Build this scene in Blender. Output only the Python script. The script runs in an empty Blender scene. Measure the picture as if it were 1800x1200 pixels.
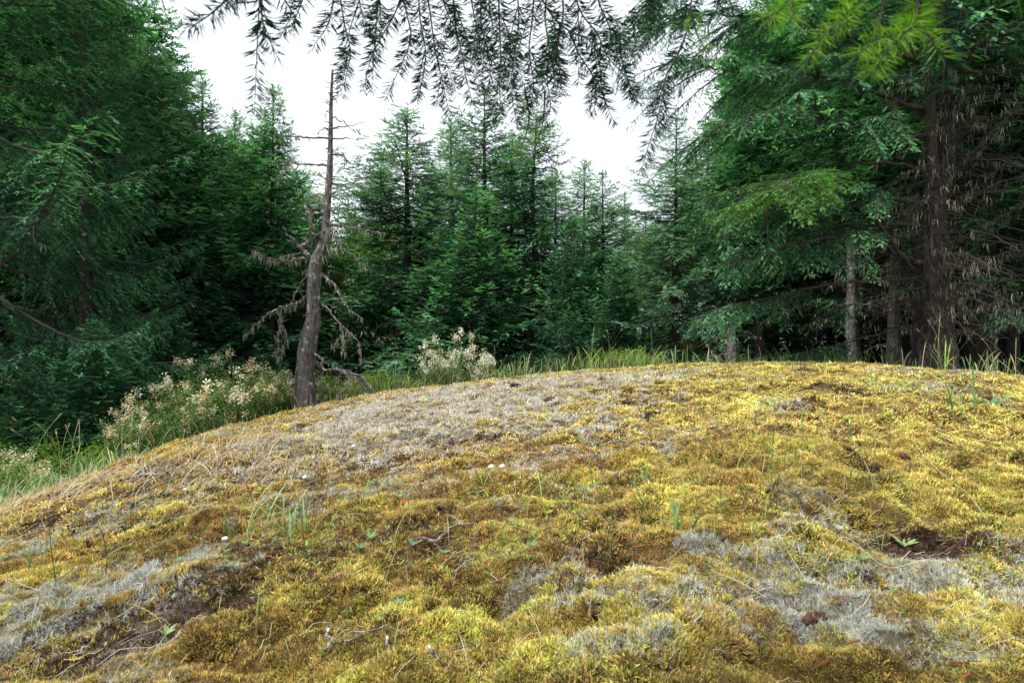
import bpy, math, random
import numpy as np
from mathutils import Vector

# ------------------------------------------------------------------ camera, sky, sun, exposure
S = bpy.context.scene
COL = S.collection
F = 1050.0                                  # focal length in photo pixels (1800 wide)
cd = bpy.data.cameras.new("camera"); cam = bpy.data.objects.new("camera", cd); COL.objects.link(cam)
cam.location = (0, 0, 0); cam.rotation_euler = (math.radians(90), 0, 0)
cd.sensor_width = 36; cd.lens = 36 * F / 1800; cd.clip_start = 0.02; cd.clip_end = 2000
cd.dof.use_dof = True; cd.dof.focus_distance = 6.0; cd.dof.aperture_fstop = 11.0
S.camera = cam
SUN_EL, SUN_AZ = 60, 238                     # degrees; azimuth clockwise from +Y
wd = bpy.data.worlds.new("World"); S.world = wd; wd.use_nodes = True
nt = wd.node_tree; nt.nodes.clear()
out = nt.nodes.new('ShaderNodeOutputWorld'); bg = nt.nodes.new('ShaderNodeBackground')
sky = nt.nodes.new('ShaderNodeTexSky'); sky.sky_type = 'NISHITA'; sky.sun_disc = False
sky.sun_elevation = math.radians(SUN_EL); sky.sun_rotation = math.radians(SUN_AZ)
tc = nt.nodes.new('ShaderNodeTexCoord'); sx = nt.nodes.new('ShaderNodeSeparateXYZ')
nz = nt.nodes.new('ShaderNodeTexNoise'); nz.inputs['Scale'].default_value = 3.0; nz.inputs['Detail'].default_value = 5
cr = nt.nodes.new('ShaderNodeMapRange'); cr.inputs[1].default_value = 0.02; cr.inputs[2].default_value = 0.30
cr.inputs[3].default_value = 0.40; cr.inputs[4].default_value = 1.0
ad = nt.nodes.new('ShaderNodeMath'); ad.operation = 'ADD'
ms = nt.nodes.new('ShaderNodeMapRange'); ms.inputs[1].default_value = 0.35; ms.inputs[2].default_value = 0.65
ms.inputs[3].default_value = -0.30; ms.inputs[4].default_value = 0.45
mx = nt.nodes.new('ShaderNodeMix'); mx.data_type = 'RGBA'
mx.inputs[7].default_value = (7.4, 7.8, 8.4, 1)          # bright overcast cloud
nt.links.new(tc.outputs['Generated'], sx.inputs[0]); nt.links.new(tc.outputs['Generated'], nz.inputs['Vector'])
nt.links.new(sx.outputs[2], cr.inputs[0]); nt.links.new(nz.outputs['Fac'], ms.inputs[0])
nt.links.new(cr.outputs[0], ad.inputs[0]); nt.links.new(ms.outputs[0], ad.inputs[1]); ad.use_clamp = True
nt.links.new(ad.outputs[0], mx.inputs[0]); nt.links.new(sky.outputs[0], mx.inputs[6])
nt.links.new(mx.outputs[2], bg.inputs[0]); bg.inputs[1].default_value = 0.10
nt.links.new(bg.outputs[0], out.inputs[0])
sd = bpy.data.lights.new("sun", 'SUN'); sd.energy = 3.8; sd.angle = math.radians(8); sd.color = (1, 0.96, 0.88)
sun = bpy.data.objects.new("sun", sd); COL.objects.link(sun)
a = math.radians(SUN_AZ); e = math.radians(SUN_EL)
tosun = Vector((math.sin(a) * math.cos(e), math.cos(a) * math.cos(e), math.sin(e)))
sun.rotation_euler = tosun.to_track_quat('Z', 'Y').to_euler()
S.view_settings.view_transform = 'Standard'; S.view_settings.look = 'None'
S.view_settings.exposure = 0.85; S.view_settings.gamma = 1.0
S.render.engine = 'CYCLES'
S.cycles.max_bounces = 6; S.cycles.diffuse_bounces = 3; S.cycles.transparent_max_bounces = 4
S.cycles.use_denoising = True

R = np.random.default_rng(7)

# ------------------------------------------------------------------ numpy helpers
def _hash(ix, iy, seed):
    h = (ix.astype(np.int64) * 374761393 + iy.astype(np.int64) * 668265263 + seed * 1442695041) & 0x7fffffff
    h = ((h ^ (h >> 13)) * 1274126177) & 0x7fffffff
    return ((h ^ (h >> 16)) & 0xffffff) / float(0xffffff)
def vnoise(x, y, seed=0):
    x = np.asarray(x, float); y = np.asarray(y, float)
    ix = np.floor(x); iy = np.floor(y); fx = x - ix; fy = y - iy
    fx = fx * fx * (3 - 2 * fx); fy = fy * fy * (3 - 2 * fy)
    return ((_hash(ix, iy, seed) * (1 - fx) + _hash(ix + 1, iy, seed) * fx) * (1 - fy)
            + (_hash(ix, iy + 1, seed) * (1 - fx) + _hash(ix + 1, iy + 1, seed) * fx) * fy)
def fbm(x, y, seed=0, octv=4):
    v = 0; a = 0.5; t = 0
    for i in range(octv):
        v = v + a * vnoise(x * 2 ** i + 17.3 * i, y * 2 ** i - 9.1 * i, seed + i); t += a; a *= 0.5
    return v / t
def nrm(v):
    v = np.asarray(v, float)
    return v / np.maximum(np.linalg.norm(v, axis=-1, keepdims=True), 1e-9)
def sstep(a, b, x):
    t = np.clip((x - a) / (b - a), 0, 1); return t * t * (3 - 2 * t)

# ------------------------------------------------------------------ terrain
CPX = np.array([-200, 0, 100, 200, 300, 400, 500, 550, 700, 800, 900, 1000, 1100, 1200, 1300, 1400, 1500, 1600, 1700, 1800, 2000.])
CPY = np.array([985, 905, 868, 828, 788, 757, 733, 722, 692, 682, 672, 661, 654, 649, 646, 646, 648, 653, 660, 672, 700.])
CYC = np.array([4.2, 5.0, 5.6, 6.4, 7.2, 8.0, 9.2, 9.8, 10.2, 10.3, 10.2, 10, 9.8, 9.4, 9.0, 8.6, 8.1, 7.5, 7.0, 6.6, 6.2])
EYE = 0.85
def floor_h(x, y):
    return -2.05 + 0.85 * sstep(-6, 3, x) - 0.02 * np.maximum(y - 25, 0) + 0.25 * (fbm(x * .35, y * .35, 40, 3) - .5)
def ground0(x, y):
    x = np.asarray(x, float); y = np.asarray(y, float)
    yy = np.maximum(y, 0.25); px = x / yy * F + 900
    k = (np.interp(px, CPX, CPY) - 600) / F; yc = np.interp(px, CPX, CYC)
    q = np.where(yy > yc, 2.5, 1.0)
    z = -EYE * q * (1 - yy / yc) ** 2 - k * yy
    z = np.where(y < .25, -EYE + 0.06 * np.minimum(y, 0) * 0, z)
    w = sstep(0.25, 2.5, y); z = z * w + (-EYE * (1 - yy / yc) ** 2 * q - k * yy * 1.0) * (1 - w)
    z = np.maximum(z, -6)
    f = floor_h(x, y)
    return 0.5 * (z + f + np.sqrt((z - f) ** 2 + 0.06))
HOLES = []      # x, y, radius, depth
def ground(x, y):
    x = np.asarray(x, float); y = np.asarray(y, float)
    z = ground0(x, y)
    near = 1 / (1 + (np.maximum(y, 0) / 14) ** 4)
    z = z + near * (0.07 * (fbm(x * .9, y * .9, 3, 3) - .5) + 0.10 * (fbm(x * 3.2, y * 3.2, 11, 3) - .5)
                    + 0.06 * (fbm(x * 10, y * 10, 23, 2) - .5) + .05 * (fbm(x * 17, y * 17, 29, 2) - .5) / (1 + (np.maximum(y, 0) / 4) ** 2))
    for hx, hy, hr, hd in HOLES:
        d = ((x - hx) ** 2 + ((y - hy) * 1.2) ** 2) / hr ** 2
        z = z - hd * np.exp(-d)
    return z
def at(px, py):
    """point of the ground seen at photo pixel px,py"""
    ys = np.linspace(0.9, 30, 6000); x = (px - 900) / F * ys
    z = ground0(x, ys); s = (600 - py) / F * ys
    i = int(np.argmax(s <= z)) if np.any(s <= z) else int(np.argmin(abs(s - z)))
    return float(x[i]), float(ys[i])
def P3(px, py, Y): return np.array([(px - 900) / F * Y, Y, (600 - py) / F * Y])
for px, py, r, d in [(1590, 915, .20, .09), (1450, 890, .12, .05), (265, 935, .16, .05), (1530, 825, .12, .05),
                     (1660, 745, .5, .06), (1080, 1000, .12, .03), (400, 1050, .12, .04)]:
    hx, hy = at(px, py); HOLES.append((hx, hy, r, d))

# ------------------------------------------------------------------ mesh building
class MB:
    def __init__(s): s.v = []; s.q = []; s.t = []; s.tv = []; s.n = 0
    def add(s, v, quads=None, tris=None, tint=None):
        v = np.asarray(v, float).reshape(-1, 3)
        if quads is not None: s.q.append(np.asarray(quads, int).reshape(-1, 4) + s.n)
        if tris is not None: s.t.append(np.asarray(tris, int).reshape(-1, 3) + s.n)
        s.v.append(v); t = np.zeros((len(v), 3)) if tint is None else np.broadcast_to(tint, (len(v), 3)) if np.ndim(tint) < 2 else tint
        s.tv.append(t); s.n += len(v)
    def tube(s, path, rad, n=6, tint=None, cap=True):
        p = np.asarray(path, float); m = len(p); r = np.broadcast_to(np.asarray(rad, float), (m,))
        t = nrm(np.gradient(p, axis=0)); up = np.tile([0.0, 0, 1], (m, 1)); up[np.abs(t[:, 2]) > .9] = [0, 1, 0]
        if np.abs(t[:, 2]).mean() > .6: up[:] = [0, 1, 0]
        else: up[:] = [0, 0, 1]
        a = nrm(np.cross(t, up)); b = np.cross(a, t)
        th = np.arange(n) / n * 2 * np.pi
        v = p[:, None] + r[:, None, None] * (a[:, None] * np.cos(th)[None, :, None] + b[:, None] * np.sin(th)[None, :, None])
        i = np.arange(m - 1)[:, None] * n; j = np.arange(n)[None]; k = (j + 1) % n
        q = np.stack([i + j, i + k, i + n + k, i + n + j], -1).reshape(-1, 4)
        v = v.reshape(-1, 3); tr = None
        if cap:
            v = np.vstack([v, p[-1] + t[-1] * r[-1]]); e0 = (m - 1) * n
            tr = np.stack([e0 + np.arange(n), e0 + (np.arange(n) + 1) % n, np.full(n, m * n)], -1)
        s.add(v, q, tr, tint)
    def inst(s, proto, pos, ax, nz_, scale, tint=None, ptint=None):
        """copies of a small triangle pattern: proto (k,3) verts, k/3 triangles or (verts, tris)"""
        pv, pt = proto; N = len(pos)
        if N == 0: return
        ax = nrm(ax); sd_ = nrm(np.cross(nz_, ax)); nn = np.cross(ax, sd_)
        sc = np.broadcast_to(np.asarray(scale, float).reshape(-1, 1, 1), (N, 1, 1))
        v = pos[:, None] + sc * (pv[None, :, 0:1] * ax[:, None] + pv[None, :, 1:2] * sd_[:, None] + pv[None, :, 2:3] * nn[:, None])
        t = pt[None] + (np.arange(N) * len(pv))[:, None, None]
        tt = np.zeros((N, len(pv), 3))
        if tint is not None: tt[:] = np.asarray(tint)[:, None, :]
        if ptint is not None: tt[:, :, 2] = ptint[None]
        s.add(v.reshape(-1, 3), None, t.reshape(-1, 3), tt.reshape(-1, 3))
    def mesh(s, name, mat, smooth=False):
        me = bpy.data.meshes.new(name)
        v = np.vstack(s.v); q = np.vstack(s.q) if s.q else np.zeros((0, 4), int); t = np.vstack(s.t) if s.t else np.zeros((0, 3), int)
        me.vertices.add(len(v)); me.vertices.foreach_set('co', v.astype(np.float32).ravel())
        L = np.concatenate([q.ravel(), t.ravel()]); me.loops.add(len(L)); me.loops.foreach_set('vertex_index', L.astype(np.int32))
        st = np.concatenate([np.arange(len(q)) * 4, len(q) * 4 + np.arange(len(t)) * 3])
        me.polygons.add(len(st)); me.polygons.foreach_set('loop_start', st.astype(np.int32))
        if smooth: me.polygons.foreach_set('use_smooth', np.ones(len(st), bool))
        else: me.polygons.foreach_set('use_smooth', np.zeros(len(st), bool))
        me.update(calc_edges=True)
        at_ = me.attributes.new('tint', 'FLOAT_VECTOR', 'POINT'); at_.data.foreach_set('vector', np.vstack(s.tv).astype(np.float32).ravel())
        if mat: me.materials.append(mat)
        return me
    def build(s, name, mat, parent=None, smooth=False, loc=None):
        me = s.mesh(name, mat, smooth); o = bpy.data.objects.new(name, me); COL.objects.link(o)
        if parent: o.parent = parent
        if loc is not None: o.location = loc
        return o
def tag(o, label=None, cat=None, group=None, kind=None):
    if label: o['label'] = label
    if cat: o['category'] = cat
    if group: o['group'] = group
    if kind: o['kind'] = kind
    return o
def empty(name, loc=(0, 0, 0)):
    o = bpy.data.objects.new(name, None); o.empty_display_size = .1; COL.objects.link(o); o.location = loc; return o
def copy_tree(root, loc, rz, sc, label, cat, group):
    c = root.copy(); COL.objects.link(c); c.location = loc; c.rotation_euler = (0, 0, rz); c.scale = sc
    for k in ('label', 'category', 'group'):
        if k in c: del c[k]
    tag(c, label, cat, group)
    for ch in root.children:
        d = ch.copy(); COL.objects.link(d); d.parent = c
    return c

# ------------------------------------------------------------------ materials
def newmat(name):
    m = bpy.data.materials.new(name); m.use_nodes = True; n = m.node_tree; n.nodes.clear(); return m, n
def N(n, t, **k):
    o = n.nodes.new(t)
    for a_, b_ in k.items(): setattr(o, a_, b_)
    return o
def ramp(n, stops):
    r = N(n, 'ShaderNodeValToRGB'); e = r.color_ramp.elements
    while len(e) > 1: e.remove(e[0])
    e[0].position = stops[0][0]; e[0].color = (*stops[0][1], 1)
    for p, c in stops[1:]:
        x = e.new(p); x.color = (*c, 1)
    return r
def leafmat(name, stops, trans=0.3, tc_mul=(1.0, 1.25, .5), rough=.55, hue=True):
    """colour from the per-leaf 'tint' attribute (x 0..1), a little noise and a per-object shift"""
    m, n = newmat(name); L = n.links.new
    at_ = N(n, 'ShaderNodeAttribute', attribute_name='tint'); sp = N(n, 'ShaderNodeSeparateXYZ'); L(at_.outputs['Vector'], sp.inputs[0])
    r = ramp(n, stops); oi = N(n, 'ShaderNodeObjectInfo')
    ma = N(n, 'ShaderNodeMath', operation='MULTIPLY_ADD'); ma.inputs[1].default_value = .26; ma.inputs[2].default_value = -.13
    L(oi.outputs['Random'], ma.inputs[0]); su = N(n, 'ShaderNodeMath', operation='ADD', use_clamp=True)
    L(ma.outputs[0], su.inputs[0]); L(sp.outputs[0], su.inputs[1]); L(su.outputs[0] if hue else sp.outputs[0], r.inputs[0])
    b = N(n, 'ShaderNodeBsdfPrincipled'); b.inputs['Roughness'].default_value = max(rough, .7); b.inputs['Specular IOR Level'].default_value = .12
    L(r.outputs[0], b.inputs['Base Color']); t = N(n, 'ShaderNodeBsdfTranslucent')
    mm = N(n, 'ShaderNodeVectorMath', operation='MULTIPLY'); mm.inputs[1].default_value = tc_mul
    L(r.outputs[0], mm.inputs[0]); L(mm.outputs[0], t.inputs[0])
    mi = N(n, 'ShaderNodeMixShader'); mi.inputs[0].default_value = trans; L(b.outputs[0], mi.inputs[1]); L(t.outputs[0], mi.inputs[2])
    o = N(n, 'ShaderNodeOutputMaterial'); L(mi.outputs[0], o.inputs[0]); return m
def barkmat(name, dark, light, lichen, sc=1.0, lf=.55, bump=.6):
    m, n = newmat(name); L = n.links.new
    tc_ = N(n, 'ShaderNodeTexCoord'); mp = N(n, 'ShaderNodeMapping'); mp.inputs['Scale'].default_value = (sc, sc, sc * .28)
    L(tc_.outputs['Object'], mp.inputs[0])
    v = N(n, 'ShaderNodeTexVoronoi'); v.inputs['Scale'].default_value = 42; L(mp.outputs[0], v.inputs['Vector'])
    a1 = N(n, 'ShaderNodeTexNoise'); a1.inputs['Scale'].default_value = 30; a1.inputs['Detail'].default_value = 8; L(mp.outputs[0], a1.inputs['Vector'])
    a2 = N(n, 'ShaderNodeTexNoise'); a2.inputs['Scale'].default_value = 14 * sc; a2.inputs['Detail'].default_value = 7; a2.inputs['Roughness'].default_value = .7; L(tc_.outputs['Object'], a2.inputs['Vector'])
    mu = N(n, 'ShaderNodeMath', operation='MULTIPLY_ADD'); mu.inputs[1].default_value = .6; L(v.outputs['Distance'], mu.inputs[0]); L(a1.outputs['Fac'], mu.inputs[2])
    r = ramp(n, [(.35, dark), (.62, tuple(.5 * (x + y) for x, y in zip(dark, light))), (.95, light)]); L(mu.outputs[0], r.inputs[0])
    lr = ramp(n, [(lf, (0, 0, 0)), (lf + .09, (1, 1, 1))]); L(a2.outputs['Fac'], lr.inputs[0])
    mx_ = N(n, 'ShaderNodeMix', data_type='RGBA'); L(lr.outputs[0], mx_.inputs[0]); L(r.outputs[0], mx_.inputs[6]); mx_.inputs[7].default_value = (*lichen, 1)
    b = N(n, 'ShaderNodeBsdfPrincipled'); b.inputs['Roughness'].default_value = .9; L(mx_.outputs[2], b.inputs['Base Color'])
    bu = N(n, 'ShaderNodeBump'); bu.inputs['Strength'].default_value = bump; bu.inputs['Distance'].default_value = .03; L(mu.outputs[0], bu.inputs['Height']); L(bu.outputs[0], b.inputs['Normal'])
    o = N(n, 'ShaderNodeOutputMaterial'); L(b.outputs[0], o.inputs[0]); return m
def tintmat(name, trans=.2, rough=.8, mul=1.0, noise=60, amp=.35, bump=0):
    """colour straight from the 'tint' attribute, broken by fine noise"""
    m, n = newmat(name); L = n.links.new
    at_ = N(n, 'ShaderNodeAttribute', attribute_name='tint'); g = N(n, 'ShaderNodeNewGeometry')
    ns = N(n, 'ShaderNodeTexNoise'); ns.inputs['Scale'].default_value = noise; ns.inputs['Detail'].default_value = 5; L(g.outputs['Position'], ns.inputs['Vector'])
    mr = N(n, 'ShaderNodeMapRange'); mr.inputs[1].default_value = .3; mr.inputs[2].default_value = .7; mr.inputs[3].default_value = mul * (1 - amp); mr.inputs[4].default_value = mul * (1 + amp)
    L(ns.outputs['Fac'], mr.inputs[0]); vm = N(n, 'ShaderNodeVectorMath', operation='SCALE'); L(at_.outputs['Vector'], vm.inputs[0]); L(mr.outputs[0], vm.inputs['Scale'])
    b = N(n, 'ShaderNodeBsdfPrincipled'); b.inputs['Roughness'].default_value = rough; b.inputs['Specular IOR Level'].default_value = .2; L(vm.outputs[0], b.inputs['Base Color'])
    if bump:
        bu = N(n, 'ShaderNodeBump'); bu.inputs['Strength'].default_value = bump; bu.inputs['Distance'].default_value = .02; L(ns.outputs['Fac'], bu.inputs['Height']); L(bu.outputs[0], b.inputs['Normal'])
    o = N(n, 'ShaderNodeOutputMaterial')
    if trans:
        t = N(n, 'ShaderNodeBsdfTranslucent'); L(vm.outputs[0], t.inputs[0]); mi = N(n, 'ShaderNodeMixShader'); mi.inputs[0].default_value = trans
        L(b.outputs[0], mi.inputs[1]); L(t.outputs[0], mi.inputs[2]); L(mi.outputs[0], o.inputs[0])
    else: L(b.outputs[0], o.inputs[0])
    return m
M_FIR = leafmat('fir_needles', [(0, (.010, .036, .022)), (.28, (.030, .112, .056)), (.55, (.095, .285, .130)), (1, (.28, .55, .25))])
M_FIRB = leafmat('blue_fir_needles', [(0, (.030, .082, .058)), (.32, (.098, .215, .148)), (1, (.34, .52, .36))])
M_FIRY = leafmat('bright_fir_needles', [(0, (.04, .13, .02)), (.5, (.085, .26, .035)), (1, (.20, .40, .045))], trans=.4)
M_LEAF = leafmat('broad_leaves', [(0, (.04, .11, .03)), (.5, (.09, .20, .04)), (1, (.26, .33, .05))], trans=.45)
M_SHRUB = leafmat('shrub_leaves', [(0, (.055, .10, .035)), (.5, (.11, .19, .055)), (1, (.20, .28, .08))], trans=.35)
M_BARK = barkmat('fir_bark', (.007, .0055, .005), (.050, .038, .032), (.11, .12, .095), .6, .60, 1.0)
M_BARKS = barkmat('dead_bark', (.016, .012, .012), (.105, .094, .092), (.36, .35, .30), .65, .56, 1.0)
M_TWIG = barkmat('twig_bark', (.012, .009, .008), (.045, .036, .029), (.13, .13, .10), 2, .60)
M_BEARD = tintmat('beard_lichen', .35, .9, 1.0, 40, .2)
M_MOSS = tintmat('moss', .25, .85, 1.0, 30, .22)
M_GROUND = tintmat('ground_soil', 0, .95, 1.0, 55, .55, .8)
M_GRASS = tintmat('grass_blades', .35, .6, 1.0, 20, .15)

# ------------------------------------------------------------------ sprig patterns (triangles)
def sprig(npair, w, ln, lift=.12):
    v = []; t = []
    def tri(a_, b_, c_): 
        i = len(v); v.extend([a_, b_, c_]); t.append((i, i + 1, i + 2))
    for i in range(npair):
        x = .05 + .80 * i / npair; l = ln * (1.0 - .35 * i / npair)
        for s_ in (-1, 1):
            xx = x + (0.05 if s_ > 0 else 0)
            tri((xx - w / 2, 0, 0), (xx + w / 2, 0, 0), (xx + l * .68, s_ * l * .62, lift * l * (1 if i % 2 else 2.2)))
    tri((.72, -w / 2, 0), (.72, w / 2, 0), (1.08, 0, .04)); tri((0, -.02, 0), (0, .02, 0), (.85, 0, 0))
    return np.array(v), np.array(t)
SP_HI = sprig(6, .115, .36); SP_MID = sprig(4, .20, .42); SP_LO = sprig(2, .34, .5)
UP = np.array([0, 0, 1.0])
def limb(fo, br, path, r0, lat_len, spacing, sp, ssc, rng, s0=.15, nsides=4, droop=.15, dens=1.0, sspace=.36, bright=0.0, hang=0.0, latfrom=.0):
    """one limb: a tapering tube, its laterals and the sprigs on them"""
    path = np.asarray(path, float); seg = np.linalg.norm(np.diff(path, axis=0), axis=1); cum = np.r_[0, np.cumsum(seg)]; Lh = cum[-1]
    m = len(path); br.tube(path, r0 * (1 - .88 * cum / Lh), nsides, (rng.random(), 0, 0))
    nl = int(Lh * (1 - s0) / spacing * dens)
    if nl < 2: return
    s = s0 + (1 - s0) * (np.arange(nl) + rng.random(nl)) / nl
    s = np.concatenate([s, [0.995]]); side = np.where(np.arange(len(s)) % 2 == 0, 1.0, -1.0)
    P = np.stack([np.interp(s * Lh, cum, path[:, k]) for k in range(3)], -1)
    T = nrm(np.stack([np.interp(s * Lh, cum, np.gradient(path[:, k])) for k in range(3)], -1))
    B = nrm(np.cross(T, UP + 1e-3)); Nn = np.cross(B, T)
    ang = np.radians(rng.normal(52, 10, len(s)))
    ll = lat_len * np.power(np.clip((1.02 - s) / (1.02 - s0), 0, 1), .6) * rng.uniform(.55, 1.15, len(s)) + ssc * .4
    ll *= np.clip((s - s0 + .12) / .25, .35, 1)
    D = T * np.cos(ang)[:, None] + B * (side * np.sin(ang))[:, None] + Nn * rng.normal(0, .30, (len(s), 1)) - UP * (droop + hang)
    D[-1] = T[-1]; D = nrm(D)
    K = max(2, int(lat_len / (ssc * sspace))); f = (np.arange(K) + .5) / K
    n_on = np.maximum(1, np.round(K * ll / (lat_len + ssc * .4))).astype(int)
    idx, kk = np.nonzero(np.arange(K)[None] < n_on[:, None])
    fr = (kk + rng.random(len(kk))) / n_on[idx]
    sag = -UP * (fr ** 2 * ll[idx] * (.22 + hang))[:, None]
    pos = P[idx] + D[idx] * (fr * ll[idx])[:, None] + sag
    s2 = np.where(kk % 2 == 0, 1.0, -1.0) * rng.uniform(.3, 1.1, len(kk))
    B2 = nrm(np.cross(D[idx], UP)); ax = D[idx] + B2 * (s2 * .75)[:, None] + UP * (rng.normal(-.10 - hang * .5, .18, len(kk)) + .12 * (1 - fr))[:, None]
    nn = UP + rng.normal(0, .38, (len(kk), 3))
    sc = ssc * rng.uniform(.65, 1.2, len(kk)) * (1.05 - .3 * fr)
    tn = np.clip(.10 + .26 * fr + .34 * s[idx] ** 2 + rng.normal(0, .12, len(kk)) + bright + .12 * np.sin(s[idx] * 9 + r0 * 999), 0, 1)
    fo.inst(sp, pos, ax, nn, sc, np.stack([tn, s[idx], fr], -1))
    # lateral stems as thin 3-sided spikes
    e_ = P + D * (ll * .9)[:, None] - UP * (ll * .16 * (1 + hang))[:, None]
    w_ = max(.0025, r0 * .10)
    a_ = nrm(np.cross(D, UP)) * w_; b_ = np.cross(nrm(D), nrm(a_)) * w_
    v = np.stack([P + a_, P - a_ * .5 + b_, P - a_ * .5 - b_, e_], 1).reshape(-1, 3)
    o = (np.arange(len(P)) * 4)[:, None, None]
    br.add(v, None, (np.array([[0, 1, 3], [1, 2, 3], [2, 0, 3]])[None] + o).reshape(-1, 3), (0.5, 0, 0))

def strands(mb, pts, rng, ln=.12, n=6, w=.006, spread=.03, col=(.30, .30, .21)):
    """hanging beard lichen: thin tapering wavy ribbons below given points"""
    for p in pts:
        for i in range(n):
            L = ln * rng.uniform(.3, 1.2); k = 5; f = np.linspace(0, 1, k)
            q = p + rng.normal(0, spread, 3) * [1, 1, .3]
            c = q + np.stack([np.cumsum(rng.normal(0, L * .07, k)), np.cumsum(rng.normal(0, L * .07, k)), -f * L], -1)
            th = rng.uniform(0, 3.14); dv = np.array([math.cos(th), math.sin(th), 0]) * w * rng.uniform(.6, 1.5)
            ww = np.array([.5, 1, .9, .6, .1])[:, None]
            v = np.stack([c - dv * ww, c + dv * ww], 1).reshape(-1, 3); a_ = np.arange(k - 1) * 2
            mb.add(v, np.stack([a_, a_ + 1, a_ + 3, a_ + 2], -1), None, np.array(col) * rng.uniform(.7, 1.25))

def trunk_path(H, rng, wob=.03, n=14, lean=(0, 0)):
    t = np.linspace(0, 1, n); x = np.cumsum(rng.normal(0, wob, n)) * .35; y = np.cumsum(rng.normal(0, wob, n)) * .35
    x -= x[0]; y -= y[0]
    return np.stack([x * (1 - .4 * t) + lean[0] * t, y * (1 - .4 * t) + lean[1] * t, H * t - .15 * (t == 0)], -1)
def fir(name, H, Rm, seed, clear=.08, nl=170, lat=.42, spacing=.075, sp=SP_MID, ssc=.13, r0=.10, mat=None, prof=.8, up_top=38, low=-14,
        dens=1.0, drop=.12, dead=.0, lich=0, wob=.03, tpath=None, jag=.3, narrow_low=0.0, azfn=None, hang=0.0, sspace=.36):
    rng = np.random.default_rng(seed); tp = trunk_path(H, rng, wob) if tpath is None else np.asarray(tpath, float)
    tr = MB(); br = MB(); fo = MB(); be = MB()
    tt = (tp[:, 2] - tp[0, 2]) / (tp[-1, 2] - tp[0, 2])
    rr = r0 * ((1 - tt) ** .85 * .97 + .03) * (1 + .35 * np.exp(-tt * 28)); tr.tube(tp, rr, 12)
    g = 2.39996; hs = clear + (1 - clear) * ((np.arange(nl) + rng.random(nl) * 2) / nl) ** .92
    hs = np.clip(hs, clear, .985); lobe = rng.uniform(0, 6.28, 3)
    for i, h in enumerate(hs):
        if rng.random() < drop: continue
        t = (h - clear) / (1 - clear); az = i * g + rng.normal(0, .3)
        if azfn is not None and not azfn(az % (2 * np.pi), h, rng): continue
        pr = (1 - t) ** prof * (1 - narrow_low * (1 - t) ** 3) + .03
        L = Rm * pr * (1 - jag + 2 * jag * rng.random()) * (1 + .16 * math.sin(az + lobe[0] + 3 * h) + .12 * math.sin(2 * az + lobe[1] - 7 * h))
        L = max(L, .12)
        el = math.radians(low + (up_top - low) * t ** 1.2 + rng.normal(0, 6))
        z0 = H * h; c = np.array([np.interp(z0, tp[:, 2], tp[:, 0]), np.interp(z0, tp[:, 2], tp[:, 1]), z0])
        k = 9; f = np.linspace(0, 1, k)
        rad = L * f * math.cos(el); zz = L * (f * math.sin(el) - .16 * (1 - t) * np.sin(f * np.pi * .9) * 1.0 + .10 * f ** 3)
        sw = rng.normal(0, .10) * L * f ** 2
        p = c + np.stack([rad * math.cos(az) - sw * math.sin(az), rad * math.sin(az) + sw * math.cos(az), zz], -1) + np.cumsum(rng.normal(0, L * .008, (k, 3)), 0)
        rl = (.005 + .009 * L) * (1 if Rm > 1 else .7)
        if rng.random() < dead * max(0, 1 - t * 2.2):
            L2 = .7; p2 = c + (p - c) * L2; br.tube(p2, rl * (1 - .8 * f), 4, (.5, 0, 0))
            for j in range(9):       # dead side twigs
                a0 = p2[rng.integers(2, k)]; d = nrm(rng.normal(0, 1, 3) * [1, 1, .6] + [0, 0, -.25]); l3 = rng.uniform(.1, .35) * L * .6
                q = a0 + d[None] * np.linspace(0, l3, 4)[:, None] + rng.normal(0, l3 * .05, (4, 3)); br.tube(q, .0028, 3, (.5, 0, 0), False)
                if rng.random() < .5 * lich: strands(be, [q[2]], rng, .12, 5, .005, .03)
            if lich: strands(be, p2[2::2], rng, .14 * lich, int(3 + 3 * lich), .006, .04)
        else:
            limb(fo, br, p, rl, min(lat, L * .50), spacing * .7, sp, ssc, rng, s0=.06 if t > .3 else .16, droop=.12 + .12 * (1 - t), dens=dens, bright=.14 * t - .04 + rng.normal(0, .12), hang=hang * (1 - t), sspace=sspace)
            if lich and rng.random() < .4 * lich * (1 - t): strands(be, p[1:6:2], rng, .16 * lich, 4, .006, .04)
    # a leader of sprigs at the top
    n = 30; q = tp[-1] - UP * rng.uniform(-.02, .45, (n, 1)); th = rng.uniform(0, 6.28, n)
    fo.inst(sp, q, np.stack([np.cos(th) * .7, np.sin(th) * .7, np.ones(n)], -1), rng.normal(0, 1, (n, 3)), ssc * .75, np.tile([.6, 1, 1], (n, 1)))
    root = empty(name)
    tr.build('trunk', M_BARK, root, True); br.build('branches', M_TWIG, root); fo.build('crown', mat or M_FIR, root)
    if be.n: tag(be.build('hanging_lichen', M_BEARD, root), kind='stuff')
    root['H'] = H; return root
USED = set(); PROTO = {}
def place(key, px, Y, top, label, cat='fir tree', group=None, wide=1.0, rz=None, zb=None):
    """stand a tree of kind `key` so that it reaches the photo height `top` at distance Y"""
    root = PROTO[key]; x = (px - 900) / F * Y; z = float(ground(x, Y)) if zb is None else zb
    H = (600 - top) / F * Y - z; s_ = H / PH[key]
    rz = R.uniform(0, 6.28) if rz is None else rz; sc = (s_ * wide, s_ * wide, s_)
    if key not in USED:
        USED.add(key); root.location = (x, Y, z - .05); root.rotation_euler = (0, 0, rz); root.scale = sc; tag(root, label, cat, group); return root
    return copy_tree(root, (x, Y, z - .05), rz, sc, label, cat, group)
def proto(key, *a_, **k_):
    r = fir(*a_, **k_); PROTO[key] = r; PH[key] = r['H']; del r['H']; return r
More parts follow.
